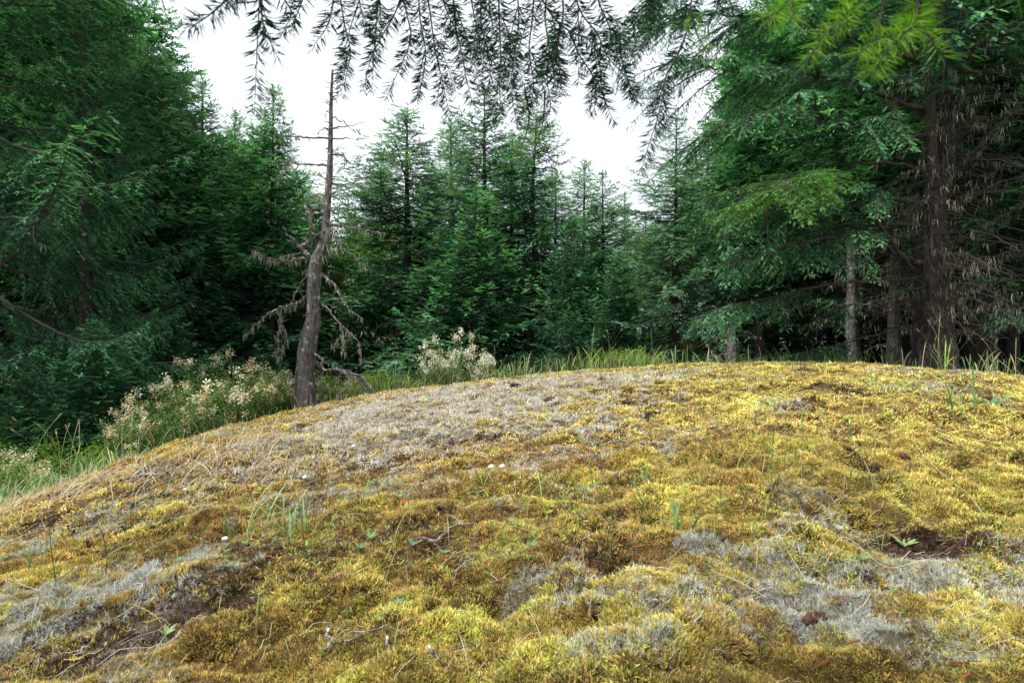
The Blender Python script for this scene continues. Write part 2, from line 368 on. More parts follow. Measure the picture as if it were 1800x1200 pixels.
PH = {}

# ------------------------------------------------------------------ ground sheet and what grows flat on it
YEL = np.array([.78, .68, .21]); GOLD = np.array([.73, .595, .18]); ORG = np.array([.52, .34, .12]); OLV = np.array([.54, .48, .13])
LIC = np.array([.54, .56, .50]); LICP = np.array([.66, .63, .55]); SOIL = np.array([.045, .031, .024]); STRAW = np.array([.50, .37, .21]); DUFF = np.array([.05, .055, .028])
def patch(l, r, t, b, kind, st=1.0):
    """patch of ground between the points seen at the photo pixels left, right, top, bottom"""
    L_, R_, T_, B_ = (np.array(at(*q)) for q in (l, r, t, b)); c = (L_ + R_ + T_ + B_) / 4
    ux = R_ - L_; uy = T_ - B_; return (c, ux / (ux @ ux) * 2, uy / (uy @ uy) * 2, kind, st)
PATCHES = [
    patch((470, 775), (1080, 690), (800, 688), (620, 815), 'licp', .92),
    patch((590, 720), (1180, 668), (900, 676), (800, 715), 'licp', .9),
    patch((560, 790), (860, 800), (700, 760), (650, 830), 'licp', .75),
    patch((1285, 1050), (1600, 1040), (1440, 1000), (1420, 1130), 'lic', 1.0),
    patch((1185, 985), (1325, 985), (1255, 968), (1250, 1003), 'lic', .95),
    patch((1560, 1010), (1800, 990), (1690, 960), (1700, 1080), 'lic', .62),
    patch((1500, 1160), (1800, 1150), (1650, 1110), (1650, 1195), 'lic', .55),
    patch((870, 1030), (960, 1025), (915, 1010), (915, 1055), 'lic', .7),
    patch((1000, 1180), (1180, 1170), (1090, 1130), (1080, 1198), 'lic', .55),
    patch((-60, 1120), (420, 1110), (200, 1070), (200, 1199), 'soil', .62),
    patch((-50, 1100), (240, 1080), (110, 1050), (100, 1130), 'lic', .95),
    patch((200, 1060), (380, 1030), (290, 1020), (290, 1085), 'lic', .7),
    patch((120, 1160), (330, 1110), (230, 1100), (230, 1180), 'lic', .5),
    patch((-40, 1060), (140, 1010), (50, 1020), (50, 1075), 'lic', .55),
    patch((20, 960), (210, 890), (110, 900), (120, 950), 'lic', .55),
    patch((170, 1000), (330, 960), (250, 965), (250, 1015), 'lic', .45),
    patch((-60, 1180), (330, 1170), (130, 1130), (130, 1199), 'soil', .95),
    patch((1530, 920), (1660, 915), (1600, 893), (1590, 935), 'soil', 1.1),
    patch((1420, 880), (1500, 885), (1460, 862), (1450, 908), 'soil', .62),
    patch((1480, 825), (1570, 825), (1520, 812), (1525, 842), 'soil', .7),
    patch((1600, 800), (1790, 790), (1700, 770), (1700, 830), 'soil', .35),
    patch((190, 940), (300, 915), (245, 915), (245, 955), 'soil', .7),
    patch((1740, 1040), (1810, 1040), (1780, 1010), (1780, 1070), 'soil', .6),
    patch((-80, 960), (190, 855), (30, 880), (60, 960), 'straw', 1.1),
    patch((60, 960), (420, 800), (230, 825), (230, 930), 'straw', .62),
    patch((480, 990), (600, 960), (545, 930), (545, 1000), 'straw', .55),
    patch((230, 1000), (440, 940), (330, 930), (330, 1010), 'straw', .4),
    patch((560, 960), (900, 900), (740, 860), (700, 1000), 'org', .8),
    patch((380, 850), (900, 770), (640, 790), (640, 900), 'org', .8),
    patch((1180, 1150), (1500, 1140), (1280, 1060), (1300, 1190), 'org', .5),
    patch((650, 1010), (850, 950), (760, 930), (740, 1010), 'soil', .3),
]
KCOL = {'lic': LIC, 'licp': LICP, 'soil': SOIL, 'straw': STRAW, 'org': ORG}
def zones(x, y):
    """weights of each kind of cover at world points"""
    wx = x + .22 * (fbm(x * 2.2, y * 2.2, 61, 3) - .5) * np.minimum(y, 5) * .6; wy = y + .3 * (fbm(x * 2.2, y * 2.2, 71, 3) - .5) * np.minimum(y, 5) * .6
    W = {k: np.zeros_like(x) for k in KCOL}
    fine = fbm(x * 7, y * 7, 81, 4) - .5
    for c, ux, uy, kind, st in PATCHES:
        dx = wx - c[0]; dy = wy - c[1]; d = np.hypot(dx * ux[0] + dy * ux[1], dx * uy[0] + dy * uy[1])
        W[kind] = np.maximum(W[kind], st * (1 - sstep(.45, 1.4, d + fine * 1.5)))
    sp = fbm(x * 1.7, y * 1.7, 91, 4)
    W['soil'] = np.maximum(W['soil'], .75 * sstep(.64, .74, fbm(x * 3.3, y * 3.3, 95, 4)))
    W['org'] = np.maximum(W['org'], .8 * sstep(.50, .66, sp) * (1 - sstep(.4, 2.4, x - .02 * y)))
    W['lic'] = np.maximum(W['lic'], .42 * sstep(.62, .72, fbm(x * 1.9 + 50, y * 1.9, 99, 4)))
    px = x / np.maximum(y, .3) * F + 900; edge = y / np.interp(px, CPX, CYC)
    return W, edge, sp
def mosscol(x, y, sp, rng=None):
    a_ = sstep(-.8, 2.6, x + .25 * (y - 3)); base = OLV * 1.18 * (1 - sstep(1.2, 3.4, y))[:, None] + (GOLD * (1 - a_)[:, None] + YEL * a_[:, None]) * sstep(1.2, 3.4, y)[:, None]
    n = fbm(x * 5, y * 5, 33, 3)[:, None]; return base * (.72 + .56 * n)

print('ground')
def axis(a0, a1, st, far, g=1.25):
    m = list(np.arange(a0, a1, st)); s_ = st; p = a1; hi = []
    while p < far: hi.append(p); s_ *= g; p += s_
    s_ = st; p = a0; lo = []
    while p > -far: s_ *= g; p -= s_; lo.append(p)
    return np.array(lo[::-1] + m + hi)
gx = axis(-4.6, 5.6, .018, 420, 1.06); gy = []
p_ = .7
while p_ < 11.5: gy.append(p_); p_ += max(.012, .0045 * p_ + .004)
st_ = .06
while p_ < 420: gy.append(p_); st_ *= 1.12; p_ += st_
p_ = .7; lo = []; st_ = .03
while p_ > -60: st_ *= 1.3; p_ -= st_; lo.append(p_)
gy = np.array(lo[::-1] + gy)
XX, YY = np.meshgrid(gx, gy); xf = XX.ravel(); yf = YY.ravel(); zf = ground(xf, yf)
W, edge, sp = zones(xf, yf)
c = mosscol(xf, yf, sp) * [.13, .10, .12]
for k in ('org', 'straw', 'licp', 'lic', 'soil'):
    w = np.clip(W[k], 0, 1)[:, None]; c = c * (1 - w) + (KCOL[k] * [.13, .11, .09] if k != 'soil' else KCOL[k]) * w
far_ = np.maximum(sstep(1.02, 1.25, edge), sstep(-.2, -2.5, yf))[:, None]; c = c * (1 - far_) + DUFF * (.6 + .9 * fbm(xf * 2, yf * 2, 5, 3))[:, None] * far_
g = MB(); nx = len(gx); i_ = np.arange(len(gy) - 1)[:, None] * nx; j_ = np.arange(nx - 1)[None]
g.add(np.stack([xf, yf, zf], -1), np.stack([i_ + j_, i_ + j_ + 1, i_ + nx + j_ + 1, i_ + nx + j_], -1).reshape(-1, 4), None, c)
tag(g.build('ground', M_GROUND, None, True), kind='structure')

print('moss')
def tuft(nb, rng, w=.16, lean=.6, fork=False, lo=.6):
    v = []; t = []; h = []
    for i in range(nb):
        th = rng.uniform(0, 6.28); r = abs(rng.normal(0, lean)); d = np.array([math.cos(th) * r, math.sin(th) * r, 1]); d /= np.linalg.norm(d)
        b = rng.normal(0, .32, 3) * [1, 1, 0]; L_ = rng.uniform(lo, 1.1); s_ = nrm(np.cross(d, rng.normal(0, 1, 3))) * w * .5
        k = len(v); mid = b + d * L_ * .55; tip = b + d * L_ + np.array([d[0], d[1], -.3]) * .12 * L_
        v += [b - s_ * .6, b + s_ * .6, mid + s_, mid - s_, tip]; h += [0, 0, .6, .6, 1]
        t += [(k, k + 1, k + 2), (k, k + 2, k + 3), (k + 3, k + 2, k + 4)]
        if fork:
            for q in range(2):
                k = len(v); e_ = nrm(d + rng.normal(0, .75, 3)); st2 = b + d * L_ * rng.uniform(.35, .8); v += [st2 - s_ * .6, st2 + s_ * .6, st2 + e_ * L_ * .45]; h += [.6, .6, 1]; t += [(k, k + 1, k + 2)]
    return (np.array(v), np.array(t)), np.array(h)
def scatter(n, y0, y1, pw, umax=1.12, rng=R):
    """ground points, density per m2 falling as y**-pw"""
    q = 2 - pw; r = rng.random(n); y = (y0 ** q + r * (y1 ** q - y0 ** q)) ** (1 / q) if abs(q) > 1e-6 else y0 * (y1 / y0) ** r
    return rng.uniform(-umax, umax, n) * y, y
def gnormal(x, y, h=.03):
    dx = (ground(x + h, y) - ground(x - h, y)) / (2 * h); dy = (ground(x, y + h) - ground(x, y - h)) / (2 * h)
    return nrm(np.stack([-dx, -dy, np.ones_like(x)], -1))
rng = np.random.default_rng(5)
def cover(n, y0, y1, pw, sz, kinds, xy=None):
    x, y = scatter(n, y0, y1, pw, rng=rng) if xy is None else xy; W, edge, sp = zones(x, y); ok = edge < 1.08; gap = fbm(x * 15, y * 15, 141, 2); ok &= (gap > .31) | (rng.random(len(x)) < .2); x, y, sp = x[ok], y[ok], sp[ok]; W = {k: v[ok] for k, v in W.items()}
    nn = gnormal(x, y); z = ground(x, y) - .002; c = mosscol(x, y, sp); r = rng.random(len(x)); lic = np.maximum(W['lic'] * .86, W['licp'] * .84); lic = lic * (.55 + .9 * sstep(.38, .6, fbm(x * 15, y * 15, 151, 2))); isl = r < lic
    soil = rng.random(len(x)) < W['soil'] * .93; straw = rng.random(len(x)) < W['straw'] * .6
    w = np.clip(W['org'] * rng.uniform(.3, 1.2, len(x)), 0, 1)[:, None]; c = c * (1 - w) + ORG * w
    gr = fbm(x * 9 + 40, y * 9, 55, 3)[:, None]; c = c * (.55 + .9 * gr) * np.where(gr > .55, [.97, 1.03, .95], [1.03, .96, 1.0]) * rng.uniform(.62, 1.38, (len(x), 1)) * (1 + rng.normal(0, .05, (len(x), 3)))
    grn = rng.random(len(x)) < .09; c[grn] = c[grn] * [.6, .95, .8]
    mot = fbm(x * 6 + 9, y * 6, 171, 3); rb = rng.random(len(x)) < .04 + .48 * sstep(.53, .67, mot); c[rb] = np.where(rng.random((rb.sum(), 1)) < .6, [.26, .15, .06], [.17, .17, .05]) * rng.uniform(.6, 1.5, (rb.sum(), 1))
    cs = np.where(W['licp'][:, None] > W['lic'][:, None], LICP, LIC) * rng.uniform(.72, 1.22, (len(x), 1)); c[isl] = cs[isl]; c[soil] = np.array([.13, .085, .06]) * rng.uniform(.3, 1.6, (soil.sum(), 1)); isl = isl & ~soil
    s_ = sz(y) * rng.uniform(.65, 1.35, len(x)); th = rng.uniform(0, 6.28, len(x)); ax0 = np.stack([np.cos(th), np.sin(th), 0 * th], -1)
    up = nn + rng.normal(0, .16, (len(x), 3)); P = np.stack([x, y, z], -1)
    hum = sstep(.40, .66, fbm(x * 6.5, y * 6.5, 77, 3)); s_ = s_ * (.8 + .5 * hum) * np.where(soil, .7, 1); P[:, 2] += .010 * hum
    var = rng.integers(0, 4, len(x))
    for lichen in (False, True):
        for v in range(4):
            pr, h = kinds[lichen][v]; m = (var == v) & (isl == lichen) & ~straw
            if not m.any(): continue
            # proto z axis is up: give inst (axis, normal) with z as the third component
            a_ = ax0[m]; u_ = nrm(up[m]); a_ = nrm(a_ - (a_ * u_).sum(1, keepdims=True) * u_)
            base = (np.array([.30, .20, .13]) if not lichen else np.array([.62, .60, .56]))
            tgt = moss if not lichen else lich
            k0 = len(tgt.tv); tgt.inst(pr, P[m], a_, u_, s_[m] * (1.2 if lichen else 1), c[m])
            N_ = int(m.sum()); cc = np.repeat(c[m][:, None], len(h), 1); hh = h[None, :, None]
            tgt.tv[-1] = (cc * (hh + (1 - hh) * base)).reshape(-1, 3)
moss = MB(); lich = MB()
pr_n = {False: [tuft(9, rng, .15, .65) for _ in range(4)], True: [tuft(8, rng, .06, 1.0, True, .35) for _ in range(4)]}
pr_f = {False: [tuft(7, rng, .26, .8, lo=.4) for _ in range(4)], True: [tuft(6, rng, .15, .9, True, .4) for _ in range(4)]}
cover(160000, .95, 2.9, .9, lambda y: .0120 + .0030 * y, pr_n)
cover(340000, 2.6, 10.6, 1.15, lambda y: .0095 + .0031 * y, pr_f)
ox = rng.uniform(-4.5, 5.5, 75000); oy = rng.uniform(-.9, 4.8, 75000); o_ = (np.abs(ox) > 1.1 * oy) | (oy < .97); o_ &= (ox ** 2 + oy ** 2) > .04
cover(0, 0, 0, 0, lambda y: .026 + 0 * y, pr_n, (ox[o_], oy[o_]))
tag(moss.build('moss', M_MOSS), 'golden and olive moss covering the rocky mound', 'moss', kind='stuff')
tag(lich.build('reindeer_lichen', M_MOSS), 'pale grey lichen cushions growing in patches among the moss', 'lichen', kind='stuff')
print('moss tris', sum(len(q) for q in moss.t), sum(len(q) for q in lich.t))

# ------------------------------------------------------------------ grass
def blade(mb, p, h, lean, az, w, col, k=6, curl=1.0, head=None):
    f = np.linspace(0, 1, k); d = np.array([math.cos(az), math.sin(az), 0]); s_ = np.array([-math.sin(az), math.cos(az), 0]); s_ = nrm(s_ + np.array([math.cos(az * 7), math.sin(az * 7), 0]) * .5)
    c_ = np.asarray(p) + d * (lean * h * f ** (1 + curl))[:, None] + UP * (h * (f - .25 * lean * f ** 2))[:, None]
    ww = (w * .5 * np.array([.7] + [1] * (k - 2) + [.05]))[:, None] if head is None else np.full((k, 1), w * .5)
    v = np.stack([c_ - s_ * ww, c_ + s_ * ww], 1).reshape(-1, 3); a_ = np.arange(k - 1) * 2
    cc = np.asarray(col)[None] * np.repeat(.8 + .4 * f, 2)[:, None]
    mb.add(v, np.stack([a_, a_ + 1, a_ + 3, a_ + 2], -1), None, cc)
    if head is not None:      # a seed head: short spindle of overlapping husks
        t = nrm(c_[-1] - c_[-2]); hl, hw, hc = head; n = 14
        for i in range(n):
            q = c_[-1] + t * hl * i / n; th = i * 2.4; o = nrm(np.cross(t, [math.cos(th), math.sin(th), .3])); e_ = q + t * hl * .16 + o * hw * math.sin(.35 + 2.6 * i / n)
            s2 = nrm(np.cross(t, o)) * hw * .45; mb.add([q - s2, q + s2, e_], None, [[0, 1, 2]], np.array(hc) * (0.8 + .05 * (i % 7)))
GRN = np.array([.16, .28, .07]); GRN2 = np.array([.25, .36, .09]); TEAL = np.array([.14, .27, .13]); DRY = np.array([.52, .41, .26]); DRYP = np.array([.58, .50, .38]); TAN = np.array([.50, .33, .18])
print('grass')
rng = np.random.default_rng(15); dry = MB(); green = MB()
# sparse short blades all over the moss; dense straw on the left shoulder
x, y = scatter(5200, 1.0, 10, 1.1, rng=rng); W, edge, sp = zones(x, y); cl = fbm(x * 1.3, y * 1.3, 123, 3)
for i in range(len(x)):
    if edge[i] > 1.03: continue
    pxx = x[i] / y[i] * F + 900
    pk = .05 + .42 * sstep(.5, .68, cl[i]) + .35 * W['straw'][i] + (.10 if pxx < 700 else 0)
    if rng.random() > pk: continue
    p = (x[i], y[i], float(ground(x[i], y[i])) - .004); s_ = (.6 + .14 * y[i])
    if rng.random() < .38: blade(green, p, rng.uniform(.025, .10) * s_, rng.uniform(.2, .9), rng.uniform(0, 6.28), .0016 * s_ + .0012, [GRN, GRN2, TEAL][rng.integers(3)] * rng.uniform(.7, 1.4))
    else: blade(dry, p, rng.uniform(.02, .12) * s_, rng.uniform(.3, 1.9), rng.uniform(0, 6.28), .0010 * s_ + .0006, [DRY, DRYP, TAN][rng.integers(3)] * rng.uniform(.6, 1.15))
x, y = scatter(6000, 3.2, 7.6, .6, rng=rng); x = rng.uniform(-1.15, -.40, len(x)) * y; W, edge, sp = zones(x, y)
for i in range(len(x)):
    if edge[i] > 1.12 or rng.random() > np.clip(W['straw'][i] * .85 + .9 * sstep(.88, 1.0, edge[i]) * (x[i] / y[i] < -.62), 0, 1): continue
    p = (x[i], y[i], float(ground(x[i], y[i])) - .004)
    blade(dry, p, rng.uniform(.05, .18), rng.uniform(.5, 1.8), rng.normal(.6, 1.3), .0038, [DRY, TAN, DRYP, DRYP][rng.integers(4)] * rng.uniform(.55, 1.1), 5)
# lying fallen straws
for i in range(1100):
    xx, yy = scatter(1, 1.1, 8, 1.2, rng=rng); xx = xx[0]; yy = yy[0]; L_ = rng.uniform(.03, .16) * (.7 + .12 * yy); az = rng.uniform(0, 3.14); f = np.linspace(-.5, .5, 6)
    q = np.stack([xx + np.cos(az) * L_ * f, yy + np.sin(az) * L_ * f + .02 * L_ * np.sin(f * 3 + i), 0 * f], -1); q[:, 2] = ground(q[:, 0], q[:, 1]) + .012 + .018 * rng.random() + .01 * rng.random(6)
    if yy / float(np.interp(xx / yy * F + 900, CPX, CYC)) > 1: continue
    dry.tube(q, .0004 + .00028 * yy, 3, DRYP * rng.uniform(.45, 1.0), False)
tag(dry.build('dry_grass', M_GRASS), 'pale dead grass and straws strewn over the moss and left shoulder', 'dry grass', kind='stuff')
# fringe of grass behind the crest and on the low ground at the left
for i in range(5200):
    u = rng.uniform(-.95, 1.0); px = 900 + u * F; yc = float(np.interp(px, CPX, CYC)); Y = yc * rng.uniform(1.02, 1.4) + .1; xx = u * Y; zc = float(ground(xx, Y))
    cl = float(vnoise(np.array([px / 55.]), np.array([0.]), 9)[0]); dens = .25 + .9 * cl
    if 620 < px < 1120: dens += .4
    if px > 1250: dens *= .45
    if rng.random() > dens: continue
    h = rng.uniform(.15, .45) * (1.35 if 640 < px < 1150 else 1)
    blade(green if rng.random() < .68 else green, (xx, Y, zc - .02), h, rng.uniform(.15, .8), rng.uniform(0, 6.28), .0085, ([GRN, GRN2, TEAL] if rng.random() < .75 else [DRY, TAN, DRYP])[rng.integers(3)] * rng.uniform(.6, 1.2))
for i in range(5200):
    u = rng.uniform(-.95, -.42); Y = rng.uniform(5.2, 10.5); xx = u * Y; px = 900 + u * F
    if Y < np.interp(px, CPX, CYC) * 1.06: continue
    blade(green, (xx, Y, float(ground(xx, Y)) - .02), rng.uniform(.08, .30), rng.uniform(.3, 1.0), rng.uniform(0, 6.28), .013, [GRN, GRN2 * .9, TEAL][rng.integers(3)] * rng.uniform(.5, 1.25), 5)
for i in range(620):
    xx, yy = scatter(1, 1.3, 8.5, 1.0, umax=.92, rng=rng); xx = xx[0]; yy = yy[0]
    if yy / float(np.interp(xx / yy * F + 900, CPX, CYC)) > .98 or vnoise(np.array([xx * 1.1]), np.array([yy * 1.1]), 66)[0] < .38: continue
    p = (xx, yy, float(ground(xx, yy))); h = rng.uniform(.06, .17) * (.8 + .12 * yy); th = .0008 + .00045 * yy
    if rng.random() < .5: blade(green, p, h, rng.uniform(.05, .45), rng.uniform(0, 6.28), th * 1.5, [GRN, GRN2, TEAL][rng.integers(3)] * rng.uniform(.8, 1.5), 7)
    else: blade(green, p, h * 1.15, rng.uniform(.05, .6), rng.uniform(0, 6.28), th, [DRY, DRYP][rng.integers(2)] * rng.uniform(.6, 1.1), 7, 1.5)
lit = MB()
for i in range(2600):
    xx, yy = scatter(1, 1.0, 8.5, 1.2, umax=1.0, rng=rng); xx = xx[0]; yy = yy[0]
    if yy / float(np.interp(xx / yy * F + 900, CPX, CYC)) > 1: continue
    L_ = rng.uniform(.008, .035) * (.7 + .2 * yy); az = rng.uniform(0, 3.14); f = np.linspace(-.5, .5, 3); q = np.stack([xx + np.cos(az) * L_ * f, yy + np.sin(az) * L_ * f, 0 * f], -1); q[:, 2] = ground(q[:, 0], q[:, 1]) + .014 + .012 * rng.random()
    lit.tube(q, (.0007 + .0004 * yy) * rng.uniform(.6, 1.8), 4, np.array([[.10, .06, .04], [.16, .12, .09], [.30, .09, .04], [.25, .22, .19]][rng.integers(4)]) * rng.uniform(.5, 1.3))
tag(lit.build('forest_litter', M_GRASS), 'brown and rusty bits of twig, needle and cone scale caught in the moss', 'litter', kind='stuff')
tag(green.build('green_grass', M_GRASS), 'green grass blades among the moss and fringing the mound', 'grass', kind='stuff')

def grass_clump(px, py, label, n=14, h=.3, spread=.05, col=(GRN, GRN2), heads=0, hh=.5, dist=None, w=.004, lean=.6, hc=(.50, .40, .26), group=None, seed=0):
    rng = np.random.default_rng(px * 7 + py + seed)
    if dist is None: x, y = at(px, py)
    else: y = dist; x = (px - 900) / F * y
    r = empty('grass_clump', (x, y, float(ground(x, y)) - .01)); m = MB()
    for i in range(n):
        blade(m, (rng.normal(0, spread), rng.normal(0, spread), 0), h * rng.uniform(.45, 1.1), rng.uniform(.1, lean), rng.uniform(0, 6.28), w * rng.uniform(1.0, 1.6), col[rng.integers(len(col))] * rng.uniform(.75, 1.3), 7)
    m.build('blades', M_GRASS, r)
    if heads:
        for i in range(heads):
            m = MB(); blade(m, (rng.normal(0, spread * 1.2), rng.normal(0, spread), 0), hh * rng.uniform(.7, 1.1), rng.uniform(.05, .55), rng.uniform(0, 6.28), .0022 + .0003 * y, (DRY * .6 + GRN * .6) * rng.uniform(.7, 1.1), 8, 1.6, (.07 * min(1, hh), .007 + .0006 * y, hc)); m.build('seed_stem', M_GRASS, r)
    return tag(r, label, 'grass clump', group)
GC = [(1655, 655, 'green grass clump with tan seed heads in front of the big fir trunk', 13, .40, .06, 3, .62, 7.2, .008),
      (1690, 720, 'bright green grass clump right of the seed-headed clump on the mound', 9, .30, .06, 0, 0, None, .007),
      (1335, 840, 'tall thin teal grass clump at the middle of the yellow moss', 9, .26, .10, 0, 0, None, .0034),
      (1400, 850, 'grass clump with upright blades right of the teal clump', 9, .24, .09, 2, .26, None, .0034),
      (520, 950, 'broad green grass clump beside the patch of dry straw', 20, .22, .05, 0, 0, None, .0042),
      (445, 960, 'thin green grass clump left of the dry straw patch', 10, .22, .06, 1, .24, None, .0036),
      (1200, 925, 'small blue-green grass clump with wide blades in mid moss', 6, .12, .04, 0, 0, None, .0055),
      (1125, 860, 'small dark green grass clump left of the wide-bladed one', 6, .13, .04, 0, 0, None, .005),
      (855, 870, 'sparse bright grass clump above the fallen dark stick', 7, .17, .06, 0, 0, None, .0032),
      (980, 880, 'thin pale grass clump right of the two white puffballs', 9, .2, .08, 0, 0, None, .003),
      (690, 690, 'grass clump on the crest just left of the white-flowered shrub', 16, .42, .10, 2, .6, 10.6, .010),
      (880, 672, 'tall grass clump with tan seed heads right of the white-flowered shrub', 22, .42, .18, 7, .62, 10.6, .010),
      (1080, 655, 'yellow-green grass clump on the crest below the small dense fir', 22, .50, .22, 5, .75, 10.3, .010),
      (1165, 650, 'arching yellow-green grass clump on the crest by the lichened trunk', 12, .45, .16, 2, .6, 10, .010),
      (1480, 652, 'low dry grass clump on the crest left of the big fir trunk', 9, .28, .16, 3, .35, 8.6, .007),
      (1745, 665, 'straggly grass clump in the shade right of the big fir trunk', 14, .34, .18, 3, .5, 7.2, .008),
      (130, 850, 'tall wild grass clump with pale seed heads at the left edge', 24, .45, .22, 11, .72, 5.9, .007),
      (205, 820, 'seed-headed grass clump on the shoulder below the left fir', 16, .36, .15, 7, .55, 6.7, .007),
      (60, 880, 'low grass clump with drooping seed heads at far left', 12, .3, .15, 5, .42, 5.4, .007),
      (320, 770, 'grass clump with pale heads before the flowering shrubs', 14, .35, .16, 7, .55, 7.9, .008),
      (450, 742, 'grass clump with cream heads left of the dead snag', 14, .35, .16, 7, .55, 9.3, .008),
      (40, 1000, 'dark green grass clump low at the left edge of the moss', 9, .15, .05, 0, 0, None, .0045),
      (660, 900, 'faint dry grass clump above the rosettes', 7, .13, .05, 2, .16, None, .003)]
for q in GC:
    px, py, lb, n, h, spr, hd, hh, dist, w = q
    grass_clump(px, py, lb, n, h, spr, (GRN, GRN2, TEAL) if 'yellow' not in lb else (GRN2 * 1.2, GRN2, GRN), hd, hh, dist, w, .75)

# ------------------------------------------------------------------ flowering shrubs (cream plumes)
def leafcard(): return np.array([[0, 0, 0], [.45, .32, .06], [1, 0, 0], [.45, -.32, .06]]), np.array([[0, 1, 2], [0, 2, 3]])
LEAF = leafcard()
def shrub(name, seed, Rr, H, nst, nlf, nfl, flc=((.82, .66, .42), (.88, .82, .60)), top=.55, mat=None, ls=.035):
    rng = np.random.default_rng(seed); st = MB(); lf = MB(); fl = MB(); tips = []
    for i in range(nst):
        az = rng.uniform(0, 6.28); r = Rr * math.sqrt(rng.random()); h = H * rng.uniform(.5, .95) * (1 - .38 * (r / Rr) ** 2); k = 8; f = np.linspace(0, 1, k)
        b = np.array([math.cos(az) * r * .35, math.sin(az) * r * .35, 0]); e_ = np.array([math.cos(az) * r, math.sin(az) * r, h])
        p = b + (e_ - b) * f[:, None] + np.array([math.cos(az), math.sin(az), 0]) * (.12 * h * f ** 3)[:, None] + rng.normal(0, .012, (k, 3)); st.tube(p, .006 * (1 - .8 * f), 3, (.5, 0, 0), False); tips.append((p, h))
        n = nlf; ff = rng.uniform(.18, 1, n); q = np.stack([np.interp(ff, f, p[:, j]) for j in range(3)], -1) + rng.normal(0, .055, (n, 3))
        lf.inst(LEAF, q, rng.normal(0, 1, (n, 3)) + [0, 0, .1], UP + rng.normal(0, .6, (n, 3)), ls * rng.uniform(.5, 1.2, n), np.stack([np.clip(.25 + .5 * ff + rng.normal(0, .15, n), 0, 1), ff, ff], -1))
    r = empty(name)
    for i in range(nfl):
        p, h = tips[rng.integers(len(tips))]; c0 = p[-1] + rng.normal(0, .03, 3) if rng.random() < top else p[rng.integers(4, 8)] + rng.normal(0, .06, 3)
        n = 40; d = nrm(np.array([rng.normal(0, .5), rng.normal(0, .5), 1])); f = rng.random(n); q = c0 + d * (f * .06)[:, None] + rng.normal(0, .030, (n, 3)) * (1.2 - .5 * f)[:, None]
        cc = np.array(flc[rng.integers(len(flc))]) * rng.uniform(.7, 1.2)
        fl.inst((LEAF[0] * [1, 1.3, 1], LEAF[1]), q, rng.normal(0, 1, (n, 3)), rng.normal(0, 1, (n, 3)), .024 * rng.uniform(.6, 1.3, n), cc[None] * rng.uniform(.8, 1.15, (n, 1)))
    st.build('stems', M_TWIG, r); lf.build('foliage', mat or M_SHRUB, r)
    if fl.n: fl.build('flowers', M_GRASS, r)
    return r
def put(r, px, Y, label, cat, group=None, s_=1, rz=0, z=None, cp=False):
    x = (px - 900) / F * Y; loc = (x, Y, (float(ground(x, Y)) - .03) if z is None else z)
    if cp: return copy_tree(r, loc, rz, (s_,) * 3, label, cat, group)
    r.location = loc; r.rotation_euler = (0, 0, rz); r.scale = (s_,) * 3; return tag(r, label, cat, group)
print('shrubs')
FS = 'flowering shrubs along the forest edge'
sa = shrub('flowering_shrub', 3, .75, 1.15, 52, 250, 70); sb = shrub('flowering_shrub', 4, .55, .9, 40, 230, 46)
put(sa, 395, 9.2, 'largest cream-flowered shrub left of the dead snag', 'shrub', FS, 1.2)
put(sb, 310, 8.3, 'cream-flowered shrub at the left of the large one, above the crest', 'shrub', FS, 1.15)
put(sb, 485, 10.4, 'cream-flowered shrub close against the left of the snag', 'shrub', FS, 1.15, 2.0, cp=True)
put(sa, 262, 8.0, 'low flowering shrub leaning over the grass beside the pale stump', 'shrub', FS, .75, 4.0, cp=True)
put(sb, 575, 11.4, 'small flowering shrub peeping out right of the snag base', 'shrub', FS, .85, 3.0, cp=True)
put(sb, 15, 6.6, 'pale-flowered shrub at the left edge under the dark fir', 'shrub', FS, .95, 5.0, cp=True)
sc_ = shrub('white_flowered_shrub', 9, .62, .98, 46, 150, 95, ((.88, .86, .70), (.86, .78, .58), (.80, .84, .66)), .35, ls=.026)
put(sc_, 800, 11.4, 'bright white-flowered shrub on the crest at the centre', 'shrub', None, 1.2, z=P3(800, 688, 11.4)[2])
# leafy understorey, no flowers
ua = shrub('understory_shrub', 21, .9, 1.0, 44, 190, 0, mat=M_LEAF, ls=.05)
US = 'leafy shrubs in the shade under the firs'
UL = [(620, 14, 1.3), (560, 15, 1.2), (690, 13.5, 1.0), (760, 16, 1.4), (860, 15, 1.2), (930, 14, .9), (1010, 13, .8), (1090, 13, 1.0), (1180, 15, 1.1), (1260, 14, 1.0), (1370, 13, .8),
      (1460, 12, .8), (1560, 13, .7), (1760, 10, .7), (60, 8.2, 1.0), (160, 8.0, .9), (230, 9.2, .8), (20, 10, 1.2), (120, 10.5, 1.3), (420, 13, 1.1), (1130, 12.5, .7), (600, 19, 1.8), (720, 21, 1.9), (900, 20, 1.9), (1010, 19, 1.6), (1160, 20, 2.2)]
for i, (px, Y, s_) in enumerate(UL):
    zn = 'low under the left firs' if px < 300 else 'behind the flowering shrubs' if px < 500 else 'in the shade behind the snag' if px < 660 else 'under the airy fir' if px < 780 else 'under the dark centre firs' if px < 960 else 'under the small dense young fir' if px < 1120 else 'under the lichen-hung fir' if px < 1300 else 'in the dark shade left of the big fir trunk' if px < 1640 else 'in the dark shade right of the big fir trunk'
    put(ua, px, Y, ('low' if s_ < 1.05 else 'tall' if s_ < 1.5 else 'large distant') + ' leafy shrub without flowers ' + zn, 'shrub', US, s_, i * 1.7, cp=i > 0)

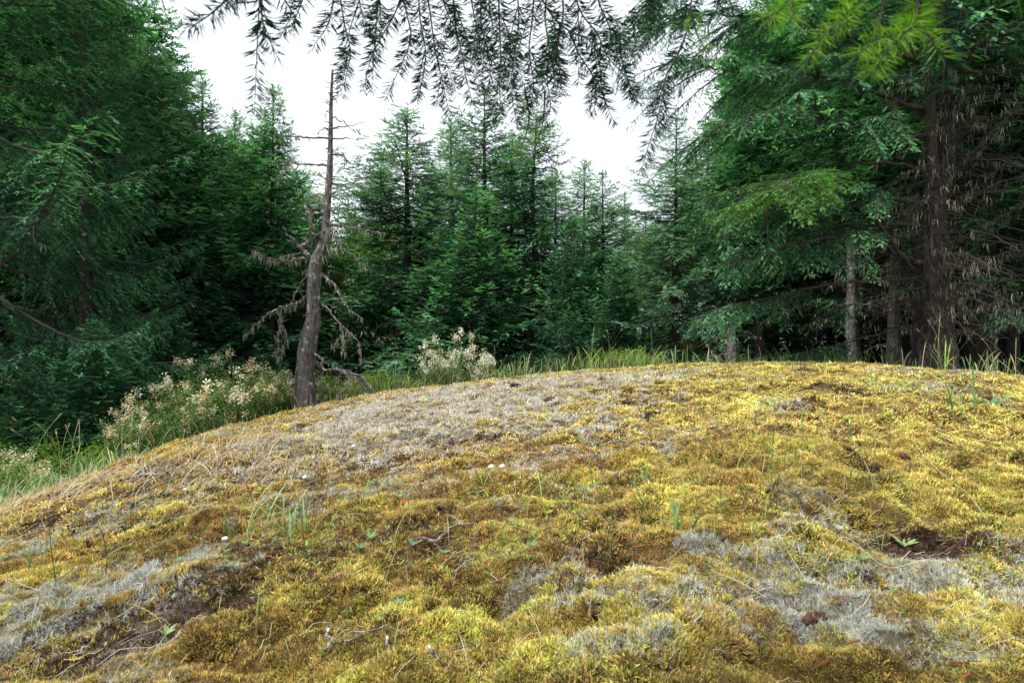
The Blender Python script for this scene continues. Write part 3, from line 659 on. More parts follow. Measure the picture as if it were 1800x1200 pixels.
# ------------------------------------------------------------------ conifers
print('trees')
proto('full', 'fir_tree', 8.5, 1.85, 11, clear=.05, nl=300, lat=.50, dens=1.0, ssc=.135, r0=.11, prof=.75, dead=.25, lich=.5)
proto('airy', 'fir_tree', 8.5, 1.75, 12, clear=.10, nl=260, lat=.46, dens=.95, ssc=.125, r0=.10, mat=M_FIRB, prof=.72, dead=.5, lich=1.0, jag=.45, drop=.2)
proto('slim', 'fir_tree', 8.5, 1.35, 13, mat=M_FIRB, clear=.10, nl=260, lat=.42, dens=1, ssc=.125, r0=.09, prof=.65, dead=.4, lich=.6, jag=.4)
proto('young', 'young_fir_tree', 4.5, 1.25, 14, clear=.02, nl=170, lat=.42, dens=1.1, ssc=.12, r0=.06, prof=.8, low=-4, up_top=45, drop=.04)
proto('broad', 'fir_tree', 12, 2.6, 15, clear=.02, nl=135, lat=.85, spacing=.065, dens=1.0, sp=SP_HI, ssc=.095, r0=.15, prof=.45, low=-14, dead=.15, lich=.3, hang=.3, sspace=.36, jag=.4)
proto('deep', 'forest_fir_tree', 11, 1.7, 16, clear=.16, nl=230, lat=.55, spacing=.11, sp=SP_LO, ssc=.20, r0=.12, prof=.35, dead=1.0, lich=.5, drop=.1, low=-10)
T_ = place
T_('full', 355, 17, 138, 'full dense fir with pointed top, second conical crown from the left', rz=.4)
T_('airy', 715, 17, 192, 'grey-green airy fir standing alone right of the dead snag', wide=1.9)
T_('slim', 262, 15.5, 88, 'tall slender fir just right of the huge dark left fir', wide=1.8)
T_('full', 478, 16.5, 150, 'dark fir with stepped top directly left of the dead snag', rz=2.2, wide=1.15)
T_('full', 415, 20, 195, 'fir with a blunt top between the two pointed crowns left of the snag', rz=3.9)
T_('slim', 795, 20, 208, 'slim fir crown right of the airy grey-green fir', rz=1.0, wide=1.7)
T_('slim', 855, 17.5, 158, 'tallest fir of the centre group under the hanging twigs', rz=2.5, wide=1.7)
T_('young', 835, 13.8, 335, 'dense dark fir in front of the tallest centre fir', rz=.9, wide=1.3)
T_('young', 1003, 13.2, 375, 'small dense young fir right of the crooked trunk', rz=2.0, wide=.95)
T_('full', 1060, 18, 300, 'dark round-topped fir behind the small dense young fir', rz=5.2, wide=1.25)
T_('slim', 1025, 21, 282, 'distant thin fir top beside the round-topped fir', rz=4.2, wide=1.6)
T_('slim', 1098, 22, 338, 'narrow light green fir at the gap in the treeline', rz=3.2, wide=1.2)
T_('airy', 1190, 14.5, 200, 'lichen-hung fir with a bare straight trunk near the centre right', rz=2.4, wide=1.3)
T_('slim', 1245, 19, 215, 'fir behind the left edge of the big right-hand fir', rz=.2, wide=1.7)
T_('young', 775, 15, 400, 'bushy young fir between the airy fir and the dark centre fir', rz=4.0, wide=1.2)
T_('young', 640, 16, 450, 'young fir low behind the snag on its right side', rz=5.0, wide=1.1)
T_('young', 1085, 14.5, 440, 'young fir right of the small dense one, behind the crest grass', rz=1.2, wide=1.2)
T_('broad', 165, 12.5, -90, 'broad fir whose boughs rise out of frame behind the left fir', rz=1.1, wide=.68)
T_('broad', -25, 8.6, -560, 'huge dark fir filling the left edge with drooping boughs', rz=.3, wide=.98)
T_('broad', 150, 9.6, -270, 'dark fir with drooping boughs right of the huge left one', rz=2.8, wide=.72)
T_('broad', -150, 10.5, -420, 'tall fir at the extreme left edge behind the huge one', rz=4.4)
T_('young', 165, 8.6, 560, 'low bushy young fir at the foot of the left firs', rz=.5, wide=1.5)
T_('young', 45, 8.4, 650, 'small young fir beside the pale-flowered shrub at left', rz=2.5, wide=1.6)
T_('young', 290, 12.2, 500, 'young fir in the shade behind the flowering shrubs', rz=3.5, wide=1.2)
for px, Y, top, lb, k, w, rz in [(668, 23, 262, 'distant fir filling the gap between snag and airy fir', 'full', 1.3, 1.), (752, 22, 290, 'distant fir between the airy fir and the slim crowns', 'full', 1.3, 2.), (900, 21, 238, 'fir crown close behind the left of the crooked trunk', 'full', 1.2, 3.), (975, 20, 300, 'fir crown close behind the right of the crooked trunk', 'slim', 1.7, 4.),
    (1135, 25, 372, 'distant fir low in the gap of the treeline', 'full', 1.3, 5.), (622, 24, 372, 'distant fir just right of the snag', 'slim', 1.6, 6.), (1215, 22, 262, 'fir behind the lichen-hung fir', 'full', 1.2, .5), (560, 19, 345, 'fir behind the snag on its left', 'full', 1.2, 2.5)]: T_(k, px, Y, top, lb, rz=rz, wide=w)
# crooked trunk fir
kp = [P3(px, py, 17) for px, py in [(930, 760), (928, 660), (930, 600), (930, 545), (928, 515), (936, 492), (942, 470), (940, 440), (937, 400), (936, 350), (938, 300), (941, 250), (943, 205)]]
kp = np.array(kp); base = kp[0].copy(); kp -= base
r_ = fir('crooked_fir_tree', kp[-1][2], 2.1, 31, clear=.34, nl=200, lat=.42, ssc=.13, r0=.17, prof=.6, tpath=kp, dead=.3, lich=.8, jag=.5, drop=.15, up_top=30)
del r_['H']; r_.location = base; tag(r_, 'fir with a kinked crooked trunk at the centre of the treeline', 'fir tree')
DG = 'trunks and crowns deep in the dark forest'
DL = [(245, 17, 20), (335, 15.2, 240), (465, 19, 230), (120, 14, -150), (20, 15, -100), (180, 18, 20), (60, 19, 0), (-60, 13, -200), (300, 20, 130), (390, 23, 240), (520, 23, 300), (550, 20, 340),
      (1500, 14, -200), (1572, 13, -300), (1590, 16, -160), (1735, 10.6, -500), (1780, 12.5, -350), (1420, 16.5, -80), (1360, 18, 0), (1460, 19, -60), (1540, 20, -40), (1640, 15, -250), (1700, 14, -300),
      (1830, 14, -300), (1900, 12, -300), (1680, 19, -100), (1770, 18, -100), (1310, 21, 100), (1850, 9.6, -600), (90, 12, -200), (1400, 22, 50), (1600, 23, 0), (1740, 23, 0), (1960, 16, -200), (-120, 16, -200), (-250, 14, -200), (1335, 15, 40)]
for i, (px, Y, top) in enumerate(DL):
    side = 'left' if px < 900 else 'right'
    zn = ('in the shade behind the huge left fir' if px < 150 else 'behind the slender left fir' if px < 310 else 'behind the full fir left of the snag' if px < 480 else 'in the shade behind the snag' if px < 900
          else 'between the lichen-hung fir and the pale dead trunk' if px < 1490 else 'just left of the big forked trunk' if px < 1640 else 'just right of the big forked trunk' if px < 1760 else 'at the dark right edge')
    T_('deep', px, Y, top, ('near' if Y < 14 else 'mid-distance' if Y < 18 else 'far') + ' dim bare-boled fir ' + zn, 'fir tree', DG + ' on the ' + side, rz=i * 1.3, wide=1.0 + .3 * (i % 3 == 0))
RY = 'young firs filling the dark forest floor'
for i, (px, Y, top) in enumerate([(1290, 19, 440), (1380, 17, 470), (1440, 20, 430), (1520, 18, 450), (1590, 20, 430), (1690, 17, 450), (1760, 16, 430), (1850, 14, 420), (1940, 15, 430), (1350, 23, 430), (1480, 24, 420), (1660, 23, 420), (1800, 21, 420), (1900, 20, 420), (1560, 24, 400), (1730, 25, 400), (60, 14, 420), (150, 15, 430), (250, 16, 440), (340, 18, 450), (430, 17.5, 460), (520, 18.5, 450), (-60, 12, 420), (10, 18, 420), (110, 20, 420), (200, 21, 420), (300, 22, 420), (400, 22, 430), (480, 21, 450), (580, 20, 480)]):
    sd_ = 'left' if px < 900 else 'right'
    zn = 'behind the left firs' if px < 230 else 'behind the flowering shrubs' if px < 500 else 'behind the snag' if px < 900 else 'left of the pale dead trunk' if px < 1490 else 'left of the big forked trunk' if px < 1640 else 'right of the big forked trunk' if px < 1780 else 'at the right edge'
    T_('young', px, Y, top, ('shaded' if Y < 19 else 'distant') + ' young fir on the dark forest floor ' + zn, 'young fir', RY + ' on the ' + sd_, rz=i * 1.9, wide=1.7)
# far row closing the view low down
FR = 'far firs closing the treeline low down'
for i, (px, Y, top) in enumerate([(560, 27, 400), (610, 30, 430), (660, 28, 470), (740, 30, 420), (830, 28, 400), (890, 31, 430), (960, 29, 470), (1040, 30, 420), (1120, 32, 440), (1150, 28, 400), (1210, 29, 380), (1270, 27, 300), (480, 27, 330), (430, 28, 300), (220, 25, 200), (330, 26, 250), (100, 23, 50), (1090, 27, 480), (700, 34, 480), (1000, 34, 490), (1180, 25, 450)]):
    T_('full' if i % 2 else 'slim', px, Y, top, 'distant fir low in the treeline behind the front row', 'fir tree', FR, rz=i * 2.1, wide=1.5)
# ------------------------------------------------------------------ broadleaf trees behind
def broadleaf(name, seed, H, Rr, n=16000):
    rng = np.random.default_rng(seed); tr = MB(); br = MB(); lf = MB(); tp = trunk_path(H * .8, rng, .06); tr.tube(tp, .12 * (1 - .8 * np.linspace(0, 1, len(tp))), 9)
    cl = []
    for i in range(46):
        h = rng.uniform(.25, .8); az = rng.uniform(0, 6.28); c = np.array([np.interp(H * h, tp[:, 2], tp[:, 0]), np.interp(H * h, tp[:, 2], tp[:, 1]), H * h]); L_ = Rr * rng.uniform(.5, 1.05) * math.sin(.5 + 2.2 * h)
        f = np.linspace(0, 1, 7); p = c + np.stack([np.cos(az) * L_ * f, np.sin(az) * L_ * f, L_ * (.75 * f)], -1) + np.cumsum(rng.normal(0, .04, (7, 3)), 0); br.tube(p, .03 * (1 - .85 * f), 4, (.5, 0, 0)); cl += [p[-1], p[5] + rng.normal(0, .2, 3), p[4] + rng.normal(0, .25, 3)]
    cl = np.array(cl); k = rng.integers(0, len(cl), n); q = cl[k] + rng.normal(0, 1, (n, 3)) * [.34, .34, .20]
    lf.inst(LEAF, q, rng.normal(0, 1, (n, 3)), UP + rng.normal(0, .5, (n, 3)), .10 * rng.uniform(.6, 1.2, n), np.stack([np.clip(.45 + rng.normal(0, .2, n) + .2 * np.sin(k * 3.), 0, 1)] * 3, -1))
    r = empty(name); tr.build('trunk', M_BARK, r, True); br.build('branches', M_TWIG, r); lf.build('crown', M_LEAF, r); r['H'] = H; return r
r_ = broadleaf('broadleaf_tree', 41, 7, 2.3); PROTO['bl'] = r_; PH['bl'] = 7; del r_['H']
T_('bl', 645, 22, 365, 'yellow-green broadleaf tree showing behind the right side of the snag', 'broadleaf tree', wide=.9)
T_('bl', 1150, 24, 385, 'pale green broadleaf tree in the gap left of the lichen-hung fir', 'broadleaf tree', rz=1, wide=.8)
T_('bl', 590, 18, 430, 'dark leafy broadleaf tree low behind the snag', 'broadleaf tree', rz=2)
T_('bl', 690, 25, 430, 'broadleaf tree low behind the airy grey-green fir', 'broadleaf tree', rz=3)
T_('bl', 930, 26, 480, 'broadleaf tree glimpsed low behind the crooked trunk', 'broadleaf tree', rz=4)

# ------------------------------------------------------------------ the dead snag
print('snag')
rng = np.random.default_rng(77); SY = 9.75
SN = [(537, 742, 44), (537, 722, 40), (535.5, 700, 37), (535, 657, 34), (537, 625, 32), (541, 596, 31), (549, 565, 27), (550.5, 540, 25), (551, 519, 23.5), (553, 495, 24), (555, 472, 24), (558, 460, 22), (562, 448, 19), (568, 434, 17), (572, 420, 16),
      (575, 395, 14), (575.5, 380, 13.5), (577, 350, 13), (578.7, 325, 11.5), (579.5, 285, 10), (579.6, 250, 8.8), (580, 210, 7.6), (580.5, 175, 6.4), (582, 145, 4.8), (584, 122, 3.4)]
sp_ = np.array([P3(a_, b_, SY) for a_, b_, _ in SN]); sr = np.array([w / 2 / F * SY for _, _, w in SN]); bz = sp_[0].copy()
# refine and roughen
tn = np.linspace(0, 1, 90); cum = np.r_[0, np.cumsum(np.linalg.norm(np.diff(sp_, axis=0), axis=1))]; cum /= cum[-1]
tp = np.stack([np.interp(tn, cum, sp_[:, k]) for k in range(3)], -1); tp[:, 1] += .05 * np.sin(tn * 9); rr = np.interp(tn, cum, sr)
m = MB(); m.tube(tp - bz, rr, 20, cap=True); v = m.v[0]; c_ = np.repeat(tp - bz, 20, 0); d = v[:-1] - c_; th = np.arctan2(d[:, 1], d[:, 0]); zz = v[:-1, 2]
bump = .97 + .22 * (fbm(th * 3.2 + 5 * np.sin(zz), zz * 7, 7, 3) - .5) + .20 * (fbm(th * 1.2, zz * 2.2, 8, 2) - .5); flare = 1 + .15 * np.exp(-zz * 7) * (1 + .6 * np.sin(th * 4 + 1)); v[:-1] = c_ + d * (bump * flare)[:, None]
snag = empty('dead_snag', tuple(bz)); m.build('trunk', M_BARKS, snag, True)
br = MB(); be = MB(); be2 = MB()
def off(pts, y0=0.0, y1=0.0):
    n = len(pts); return np.array([P3(px, py, SY + y0 + (y1 - y0) * i / max(1, n - 1)) for i, (px, py) in enumerate(pts)]) - bz
def branch(pts, w0, y1=0.0, lic=0, tw=3, w1=.25, mb=None):
    p = off(pts, 0, y1); n = 4 * (len(p) - 1) + 1; t = np.linspace(0, len(p) - 1, n); q = np.stack([np.interp(t, np.arange(len(p)), p[:, k]) for k in range(3)], -1); q[1:-1] += rng.normal(0, .010, (n - 2, 3))
    r = w0 / 2 / F * SY; br.tube(q, r * np.linspace(1, w1, n) * rng.uniform(.85, 1.2, n), 6, (.5, 0, 0))
    for i in range(tw):
        a0 = q[rng.integers(n // 4, n)]; L_ = rng.uniform(.05, .18); f = np.linspace(0, 1, 4)[:, None]; d = nrm(rng.normal(0, 1, 3) * [1, .7, .8]); br.tube(a0 + d * L_ * f + rng.normal(0, .01, (4, 3)), [.004, .003, .003, .0015], 3, (.5, 0, 0), False)
    if lic: strands(be, [q[i] for i in range(2, n, max(1, int(4 / lic))) if rng.random() < .62], rng, .09 * min(1.6, .6 + lic * .25), int(2 + 1.6 * lic), .005, .022)
    return q
branch([(584, 207), (605, 214), (616, 224), (625, 236)], 2.4, .2, 0, 2); branch([(582, 226), (600, 223), (612, 222), (643, 215)], 3.2, -.2, 1, 4); branch([(577, 226), (566, 228), (555, 236)], 3, 0, 1, 2)
branch([(577, 243), (540, 241), (515, 240), (488, 241)], 4, -.3, 2, 4); branch([(500, 232), (508, 230), (520, 238), (530, 241)], 2, -.3, 3, 3)
branch([(583, 244), (602, 244), (620, 244), (638, 249)], 2.8, .1, 0, 3); branch([(583, 263), (596, 261), (616, 260)], 2.2, 0, 0, 2)
branch([(584, 270), (600, 271), (608, 278), (609, 286), (600, 298), (590, 308), (582, 314)], 3.4, -.2, 1, 4); branch([(576, 292), (545, 290), (522, 287), (500, 285), (460, 287)], 4, -.3, 2, 6); branch([(520, 288), (505, 291), (495, 300), (488, 318)], 1.8, -.2, 2, 2)
branch([(490, 315), (505, 316), (522, 311)], 1.8, -.2); branch([(583, 324), (600, 323), (620, 321), (632, 323), (642, 328)], 3, .2, 2, 4); branch([(583, 163), (592, 164), (600, 167)], 1.6, 0, 0, 1); branch([(584, 172), (591, 178), (598, 185)], 2.4, 0, 0, 3)
branch([(577, 183), (571, 179), (565, 174)], 2, 0, 0, 2); branch([(580, 146), (574, 144)], 2, 0, 0, 1); branch([(578, 155), (574, 154)], 1.6, 0, 0, 1); branch([(583, 340), (592, 338), (600, 334)], 3, .1, 1); branch([(582, 347), (594, 350), (604, 357)], 2.5, .2, 0)
branch([(572, 345), (560, 342), (552, 348)], 4, -.1, 3, 3); branch([(583, 365), (600, 366), (615, 366)], 2, 0, 0); branch([(583, 370), (590, 382), (594, 395)], 2, 0, 0); branch([(572, 364), (545, 369), (528, 378), (514, 392)], 3, .2, 0, 3)
branch([(536, 357), (541, 369), (547, 382), (550, 395)], 6, -.2, 2, 3, .5)
branch([(551, 462), (540, 448), (528, 436), (515, 422), (507, 416), (498, 400)], 10, -.2, 1, 3, .3); branch([(528, 434), (539, 428), (548, 422), (560, 412), (574, 404)], 8, -.1, 2, 3, .8); branch([(542, 426), (541, 415), (545, 400), (549, 384), (540, 362)], 6, -.3, 2, 4)
branch([(550, 452), (530, 455), (505, 457), (482, 454), (462, 450), (446, 441)], 6, -.5, 3, 12); branch([(530, 444), (505, 448), (488, 456), (470, 455), (448, 448)], 3, -.4, 3, 10)
branch([(580, 397), (600, 396), (612, 399), (634, 403), (650, 406), (676, 410)], 5, -.2, 2.2, 8); branch([(576, 410), (586, 418), (592, 427), (606, 440), (620, 447), (634, 460), (648, 475)], 4, -.3, 2, 4)
branch([(562, 478), (575, 490), (588, 500), (596, 518), (605, 530), (613, 543), (622, 550), (638, 560)], 5, -.4, 1.5, 5); branch([(560, 484), (572, 488), (590, 505), (604, 513)], 2.5, -.1, 1, 3)
branch([(564, 533), (576, 540), (586, 555), (600, 573), (612, 582), (622, 590), (632, 605), (636, 635)], 4, -.5, 2.2, 5); branch([(566, 534), (580, 538), (595, 545), (607, 552)], 2.5, .1, .6, 2); branch([(600, 575), (603, 590), (604, 618)], 2.5, -.5, 2.5, 2); branch([(599, 592), (592, 602), (585, 614)], 2, -.4, 1.5, 3)
branch([(543, 482), (533, 492), (524, 505), (516, 520), (510, 531)], 4, -.2, 1.6, 3); branch([(541, 518), (532, 526), (520, 533), (505, 538), (490, 542), (477, 549), (464, 557), (448, 572), (430, 588)], 5, -.5, 2.6, 5)
branch([(493, 545), (494, 560), (492, 578), (488, 600), (486, 618)], 2.5, -.3, 3, 1); branch([(497, 572), (501, 586), (502, 600), (494, 616), (489, 628)], 2, -.3, 3, 1)
branch([(551, 620), (560, 626), (571, 637)], 5, -.1, 0, 3, .6); branch([(566, 630), (566, 645), (572, 651), (590, 648), (612, 652), (636, 662), (650, 676), (658, 690)], 5, -.5, 1, 10)
for i in range(16): branch([(575 + 3 * i, 650 + .3 * i), (590 + 3.1 * i, 645 + 1.4 * i), (605 + 3.2 * i, 655 + 2.2 * i), (612 + 3.0 * i, 664 + 1.6 * i + rng.uniform(-4, 8))], 1.6, -.6 + .06 * i, .0, 5)
for i in range(7): branch([(552, 628 + i * 9), (560 + 2 * i, 640 + 8 * i), (563 + 3 * i, 650 + 6 * i)], 1.4, -.1, .8, 1)
branch([(597, 648), (596, 670), (592, 700)], 1.6, -.4, 3, 0)
for px, py, n in [(580, 400, 9), (586, 412, 9), (575, 430, 8), (566, 448, 5), (590, 395, 6), (572, 340, 7), (560, 345, 5), (585, 330, 5), (594, 436, 5)]: strands(be, off([(px, py)], -.15), rng, .20 if n > 6 else .13, n + 1, .006, .05)
for i in range(34):                       # short dead twigs on the upper stem
    t = rng.uniform(.35, .98); q = np.array([np.interp(t, tn, tp[:, k]) for k in range(3)]) - bz; az = rng.uniform(0, 6.28); L_ = rng.uniform(.06, .42) * (1.1 - .6 * t); f = np.linspace(0, 1, 6); d = np.array([math.cos(az), math.sin(az) * .8, rng.normal(-.05, .25)])
    p = q + d * (L_ * f)[:, None] + np.cumsum(rng.normal(0, L_ * .05, (6, 3)), 0) * f[:, None]; br.tube(p, .0065 * (1 - .7 * f), 4, (.5, 0, 0))
    for j in range(2): a0 = p[rng.integers(2, 5)]; br.tube(a0 + nrm(rng.normal(0, 1, 3)) * np.linspace(0, L_ * .35, 3)[:, None], .0024, 3, (.5, 0, 0), False)
    if rng.random() < .45: strands(be, [p[3]], rng, .10, 5, .005, .03)
for i in range(46):                       # snapped stubs
    t = rng.uniform(.03, .98); q = np.array([np.interp(t, tn, tp[:, k]) for k in range(3)]) - bz; r = np.interp(t, tn, rr); az = rng.uniform(0, 6.28); d = np.array([math.cos(az), math.sin(az), rng.normal(.1, .3)])
    br.tube(q + d * np.linspace(r * .6, r + rng.uniform(.02, .09), 3)[:, None], [.010, .008, .004], 5, (.5, 0, 0))
br.build('branches', M_BARKS, snag); tag(be.build('hanging_lichen', M_BEARD, snag), kind='stuff')
ro = MB()
for i in range(26):                       # fine pale roots and straw at the foot
    az = rng.uniform(3.4, 6.1) if i % 3 else rng.uniform(0, 6.28); f = np.linspace(0, 1, 6); L_ = rng.uniform(.12, .45); p = np.stack([np.cos(az) * (.16 + L_ * f) + .03 * np.sin(f * 6 + i), np.sin(az) * (.16 + L_ * f), 0 * f], -1) + bz * [1, 1, 0]
    p[:, 2] = ground(p[:, 0], p[:, 1]) + .02 + .10 * (1 - f) ** 2; ro.tube(p - bz, .006 * (1 - .7 * f), 4, (.5, 0, 0))
ro.build('roots', M_BARKS, snag)
tag(snag, 'leaning dead snag with broken branches and hanging lichen on the mound edge', 'dead tree')

# ------------------------------------------------------------------ the big fir at the right
print('big fir')
rng = np.random.default_rng(99); BY = 9.0; bx, bzv = (1638 - 900) / F * BY, float(ground((1638 - 900) / F * BY, BY)); bb = np.array([bx, BY, bzv - .1])
TR = [(1632, 700, 84), (1634, 660, 70), (1638, 620, 60), (1641, 560, 52), (1641, 500, 46), (1638, 440, 42), (1640, 380, 38), (1648, 330, 36), (1655, 300, 30), (1664, 260, 24), (1668, 200, 21), (1668, 120, 19), (1670, 0, 17), (1672, -200, 16), (1674, -420, 8), (1675, -560, 2)]
tp = np.array([P3(a_, b_, BY) for a_, b_, _ in TR]); cum = np.r_[0, np.cumsum(np.linalg.norm(np.diff(tp, axis=0), axis=1))]; tn = np.linspace(0, cum[-1], 420)
tq = np.stack([np.interp(tn, cum, tp[:, k]) for k in range(3)], -1); rq = np.interp(tn, cum, [w / 2 / F * BY for *_, w in TR])
m = MB(); m.tube(tq - bb, rq, 56); v = m.v[0]; c_ = np.repeat(tq - bb, 56, 0); d = v[:-1] - c_; th = np.arctan2(d[:, 1], d[:, 0]); zz = v[:-1, 2]
rg = fbm(th * 9 + 1.2 * fbm(zz * 4, th * 2, 4, 2), zz * 3.0, 13, 3); v[:-1] = c_ + d * (1 + .42 * (np.abs(rg - .5) * 2) ** .7 - .12 + .20 * (fbm(th * 4, zz * 2.4, 3, 3) - .5) + .10 * np.abs(np.sin(th * 9 + 2 * np.sin(zz * 3))) + .3 * np.exp(-zz * 4))[:, None]
q2 = np.array([P3(a_, b_, BY - .1) for a_, b_ in [(1646, 330), (1640, 285), (1636, 240), (1636, 180), (1632, 100), (1628, 0), (1626, -200), (1624, -330)]]) - bb
m.tube(q2, [.08, .075, .07, .065, .06, .05, .03, .01], 12)
big = empty('big_fir_tree', tuple(bb)); m.build('trunk', M_BARK, big, True)
br = MB(); fo = MB(); be = MB(); foy = MB()
def blimb(pts, r0, y0, y1, lat=.5, s0=.25, n=2, fo_=None, bright=0, hang=.35, dens=1.0, lic=.6):
    p = np.array([P3(px, py, BY + y0 + (y1 - y0) * i / (len(pts) - 1)) for i, (px, py) in enumerate(pts)]) - bb; k = 5 * (len(p) - 1) + 1; t = np.linspace(0, len(p) - 1, k)
    q = np.stack([np.interp(t, np.arange(len(p)), p[:, j]) for j in range(3)], -1); q[1:-1] += rng.normal(0, .012, (k - 2, 3))
    limb(fo_ or fo, br, q, r0, lat, .032, SP_HI, .082, rng, s0=s0, nsides=7, droop=.15, dens=dens, bright=bright, hang=hang * .7, sspace=.42)
    # second order boughs
    L_ = np.linalg.norm(q[-1] - q[0])
    for i in range(int(17 * n)):
        s_ = rng.uniform(s0, .95); a0 = np.array([np.interp(s_ * (k - 1), np.arange(k), q[:, j]) for j in range(3)]); T = nrm(q[min(k - 1, int(s_ * k) + 1)] - q[max(0, int(s_ * k) - 1)]); sd_ = nrm(np.cross(T, UP)) * (1 if i % 2 else -1)
        d = nrm(T * .8 + sd_ * .8 - UP * rng.uniform(-.25, .35)); l2 = lat * rng.uniform(1.2, 2.8) * (1.25 - .6 * s_); f = np.linspace(0, 1, 6)[:, None]
        p2 = a0 + d * l2 * f - UP * (l2 * (.15 + hang * .5)) * f ** 2; limb(fo_ or fo, br, p2, r0 * .32, lat * .55, .036, SP_HI, .078, rng, s0=.1, nsides=4, droop=.12, bright=bright + rng.normal(0, .1), hang=hang * .6, sspace=.42, dens=dens)
    if lic: strands(be, [q[i] + rng.normal(0, .02, 3) for i in range(1, k, max(1, int(3 / lic)))], rng, .13, int(1 + 3 * lic), .003, .06, (.21, .22, .15))
blimb([(1636, 246), (1595, 236), (1557, 230), (1510, 222), (1450, 204), (1385, 188), (1310, 205), (1240, 232)], .045, 0, -1.6, .55, .30)
blimb([(1640, 200), (1580, 180), (1500, 147), (1460, 135), (1400, 127), (1300, 127), (1230, 112), (1170, 100)], .042, 0, -1.2, .55, .35)
blimb([(1650, 120), (1560, 90), (1450, 50), (1360, 30), (1280, 28), (1200, 25), (1130, 30)], .04, 0, -1.0, .55, .3)
blimb([(1650, 20), (1560, -30), (1450, -70), (1330, -80), (1220, -50), (1150, -20)], .04, 0, -.8, .6, .3)
blimb([(1640, 360), (1600, 352), (1560, 345), (1500, 330), (1440, 325), (1380, 345), (1320, 372), (1255, 392)], .042, 0, -1.2, .5, .30)
blimb([(1632, 470), (1600, 455), (1570, 440), (1530, 420), (1490, 412), (1440, 420), (1380, 433), (1320, 452), (1250, 470)], .04, 0, -1.2, .45, .4, 1.6)
blimb([(1625, 488), (1560, 492), (1500, 495), (1430, 505), (1350, 525), (1280, 537), (1225, 560)], .032, 0, -1.0, .40, .45, 1.4)
blimb([(1630, 300), (1560, 285), (1470, 290), (1390, 310), (1310, 330), (1230, 350)], .035, 0, -.4, .5, .3)
blimb([(1650, 60), (1580, 40), (1500, 60), (1420, 100), (1340, 150), (1270, 190)], .035, 0, .8, .55, .3)
blimb([(1640, 400), (1560, 395), (1460, 400), (1380, 420), (1300, 440)], .035, 0, .8, .5, .3)
blimb([(1660, 40), (1700, 0), (1730, -60), (1700, -120)], .035, 0, -1.5, .5, .3)
blimb([(1640, 560), (1580, 575), (1500, 600), (1420, 620), (1330, 628)], .02, .2, -.2, .35, .5, 1.2)
blimb([(1600, 470), (1560, 420), (1520, 345), (1470, 318), (1425, 310), (1380, 320), (1350, 340)], .03, -.3, -2.3, .42, .55, 2.2, foy, .1, .15, 1.2)
for pts, r0, y1 in [([(1660, 318), (1690, 290), (1730, 248), (1800, 180), (1870, 120)], .04, -.8), ([(1660, 432), (1700, 415), (1740, 398), (1800, 355), (1880, 290)], .04, -.8), ([(1668, 150), (1720, 90), (1800, 30), (1860, -20)], .045, -.9),
                    ([(1660, 470), (1720, 455), (1790, 440), (1860, 430)], .03, -.6), ([(1665, 250), (1715, 225), (1790, 190), (1870, 170)], .03, .3), ([(1660, 380), (1700, 345), (1760, 320), (1850, 300)], .03, -.5), ([(1670, 60), (1740, 10), (1830, -50)], .04, -.4),
                    ([(1664, 440), (1700, 470), (1745, 500), (1765, 530), (1772, 560)], .012, -.9), ([(1645, 500), (1600, 510), (1540, 520), (1460, 545)], .02, -.7)]:
    blimb(pts, r0, 0, y1, .30, .7, .5, None, -.1, .4, .7, 1.6)
for i in range(230):                        # bare dead lower twigs with lichen
    z0 = rng.uniform(.8, 5.2); az = rng.uniform(0, 6.28) if i % 2 else rng.normal(-1.8, .7); L_ = rng.uniform(.5, 2.0); f = np.linspace(0, 1, 8)
    c0 = np.array([np.interp(z0, tq[:, 2] - bb[2], tq[:, k] - bb[k]) for k in range(2)] + [z0]); p = c0 + np.stack([np.cos(az) * L_ * f, np.sin(az) * L_ * f, L_ * (.05 * f - .35 * f ** 2)], -1) + np.cumsum(rng.normal(0, .02, (8, 3)), 0)
    br.tube(p, .010 * (1 - .85 * f), 4, (.5, 0, 0))
    for j in range(7):
        a0 = p[rng.integers(2, 8)]; l3 = rng.uniform(.08, .35); d = nrm(rng.normal(0, 1, 3)); q = a0 + d * (l3 * np.linspace(0, 1, 4))[:, None] + rng.normal(0, .015, (4, 3)); br.tube(q, .0026, 3, (.5, 0, 0), False)
        if rng.random() < .25: strands(be, [q[2]], rng, .13, 4, .004, .03)
    if rng.random() < .3: strands(be, p[2::3], rng, .15, 4, .003, .05, (.19, .20, .14))
for i in range(95):                        # the upper crown, mostly above the frame
    z0 = rng.uniform(4.2, 10.6); az = i * 2.4; L_ = 2.9 * (1 - (z0 - 3) / 9.2) ** .6 * rng.uniform(.7, 1.15); f = np.linspace(0, 1, 8); c0 = np.array([np.interp(z0, tq[:, 2] - bb[2], tq[:, k] - bb[k]) for k in range(2)] + [z0])
    p = c0 + np.stack([np.cos(az) * L_ * f, np.sin(az) * L_ * f, L_ * (.12 * f - .25 * f ** 2)], -1) + np.cumsum(rng.normal(0, .02, (8, 3)), 0); limb(fo, br, p, .03, .55, .08, SP_MID, .14, rng, s0=.3, nsides=5, droop=.2, hang=.25)
br.build('branches', M_TWIG, big); fo.build('crown', M_FIR, big); tag(foy.build('lit_bough', leafmat('lit_fir_needles', [(0, (.04, .13, .03)), (.5, (.07, .21, .045)), (1, (.16, .33, .06))]), big), 'bough reaching towards the camera, its lit green painted in')  # this bough gets its own needle colour with the light painted in
tag(be.build('hanging_lichen', M_BEARD, big), kind='stuff')
tag(big, 'big dark fir with furrowed forked trunk and long boughs at right', 'fir tree')

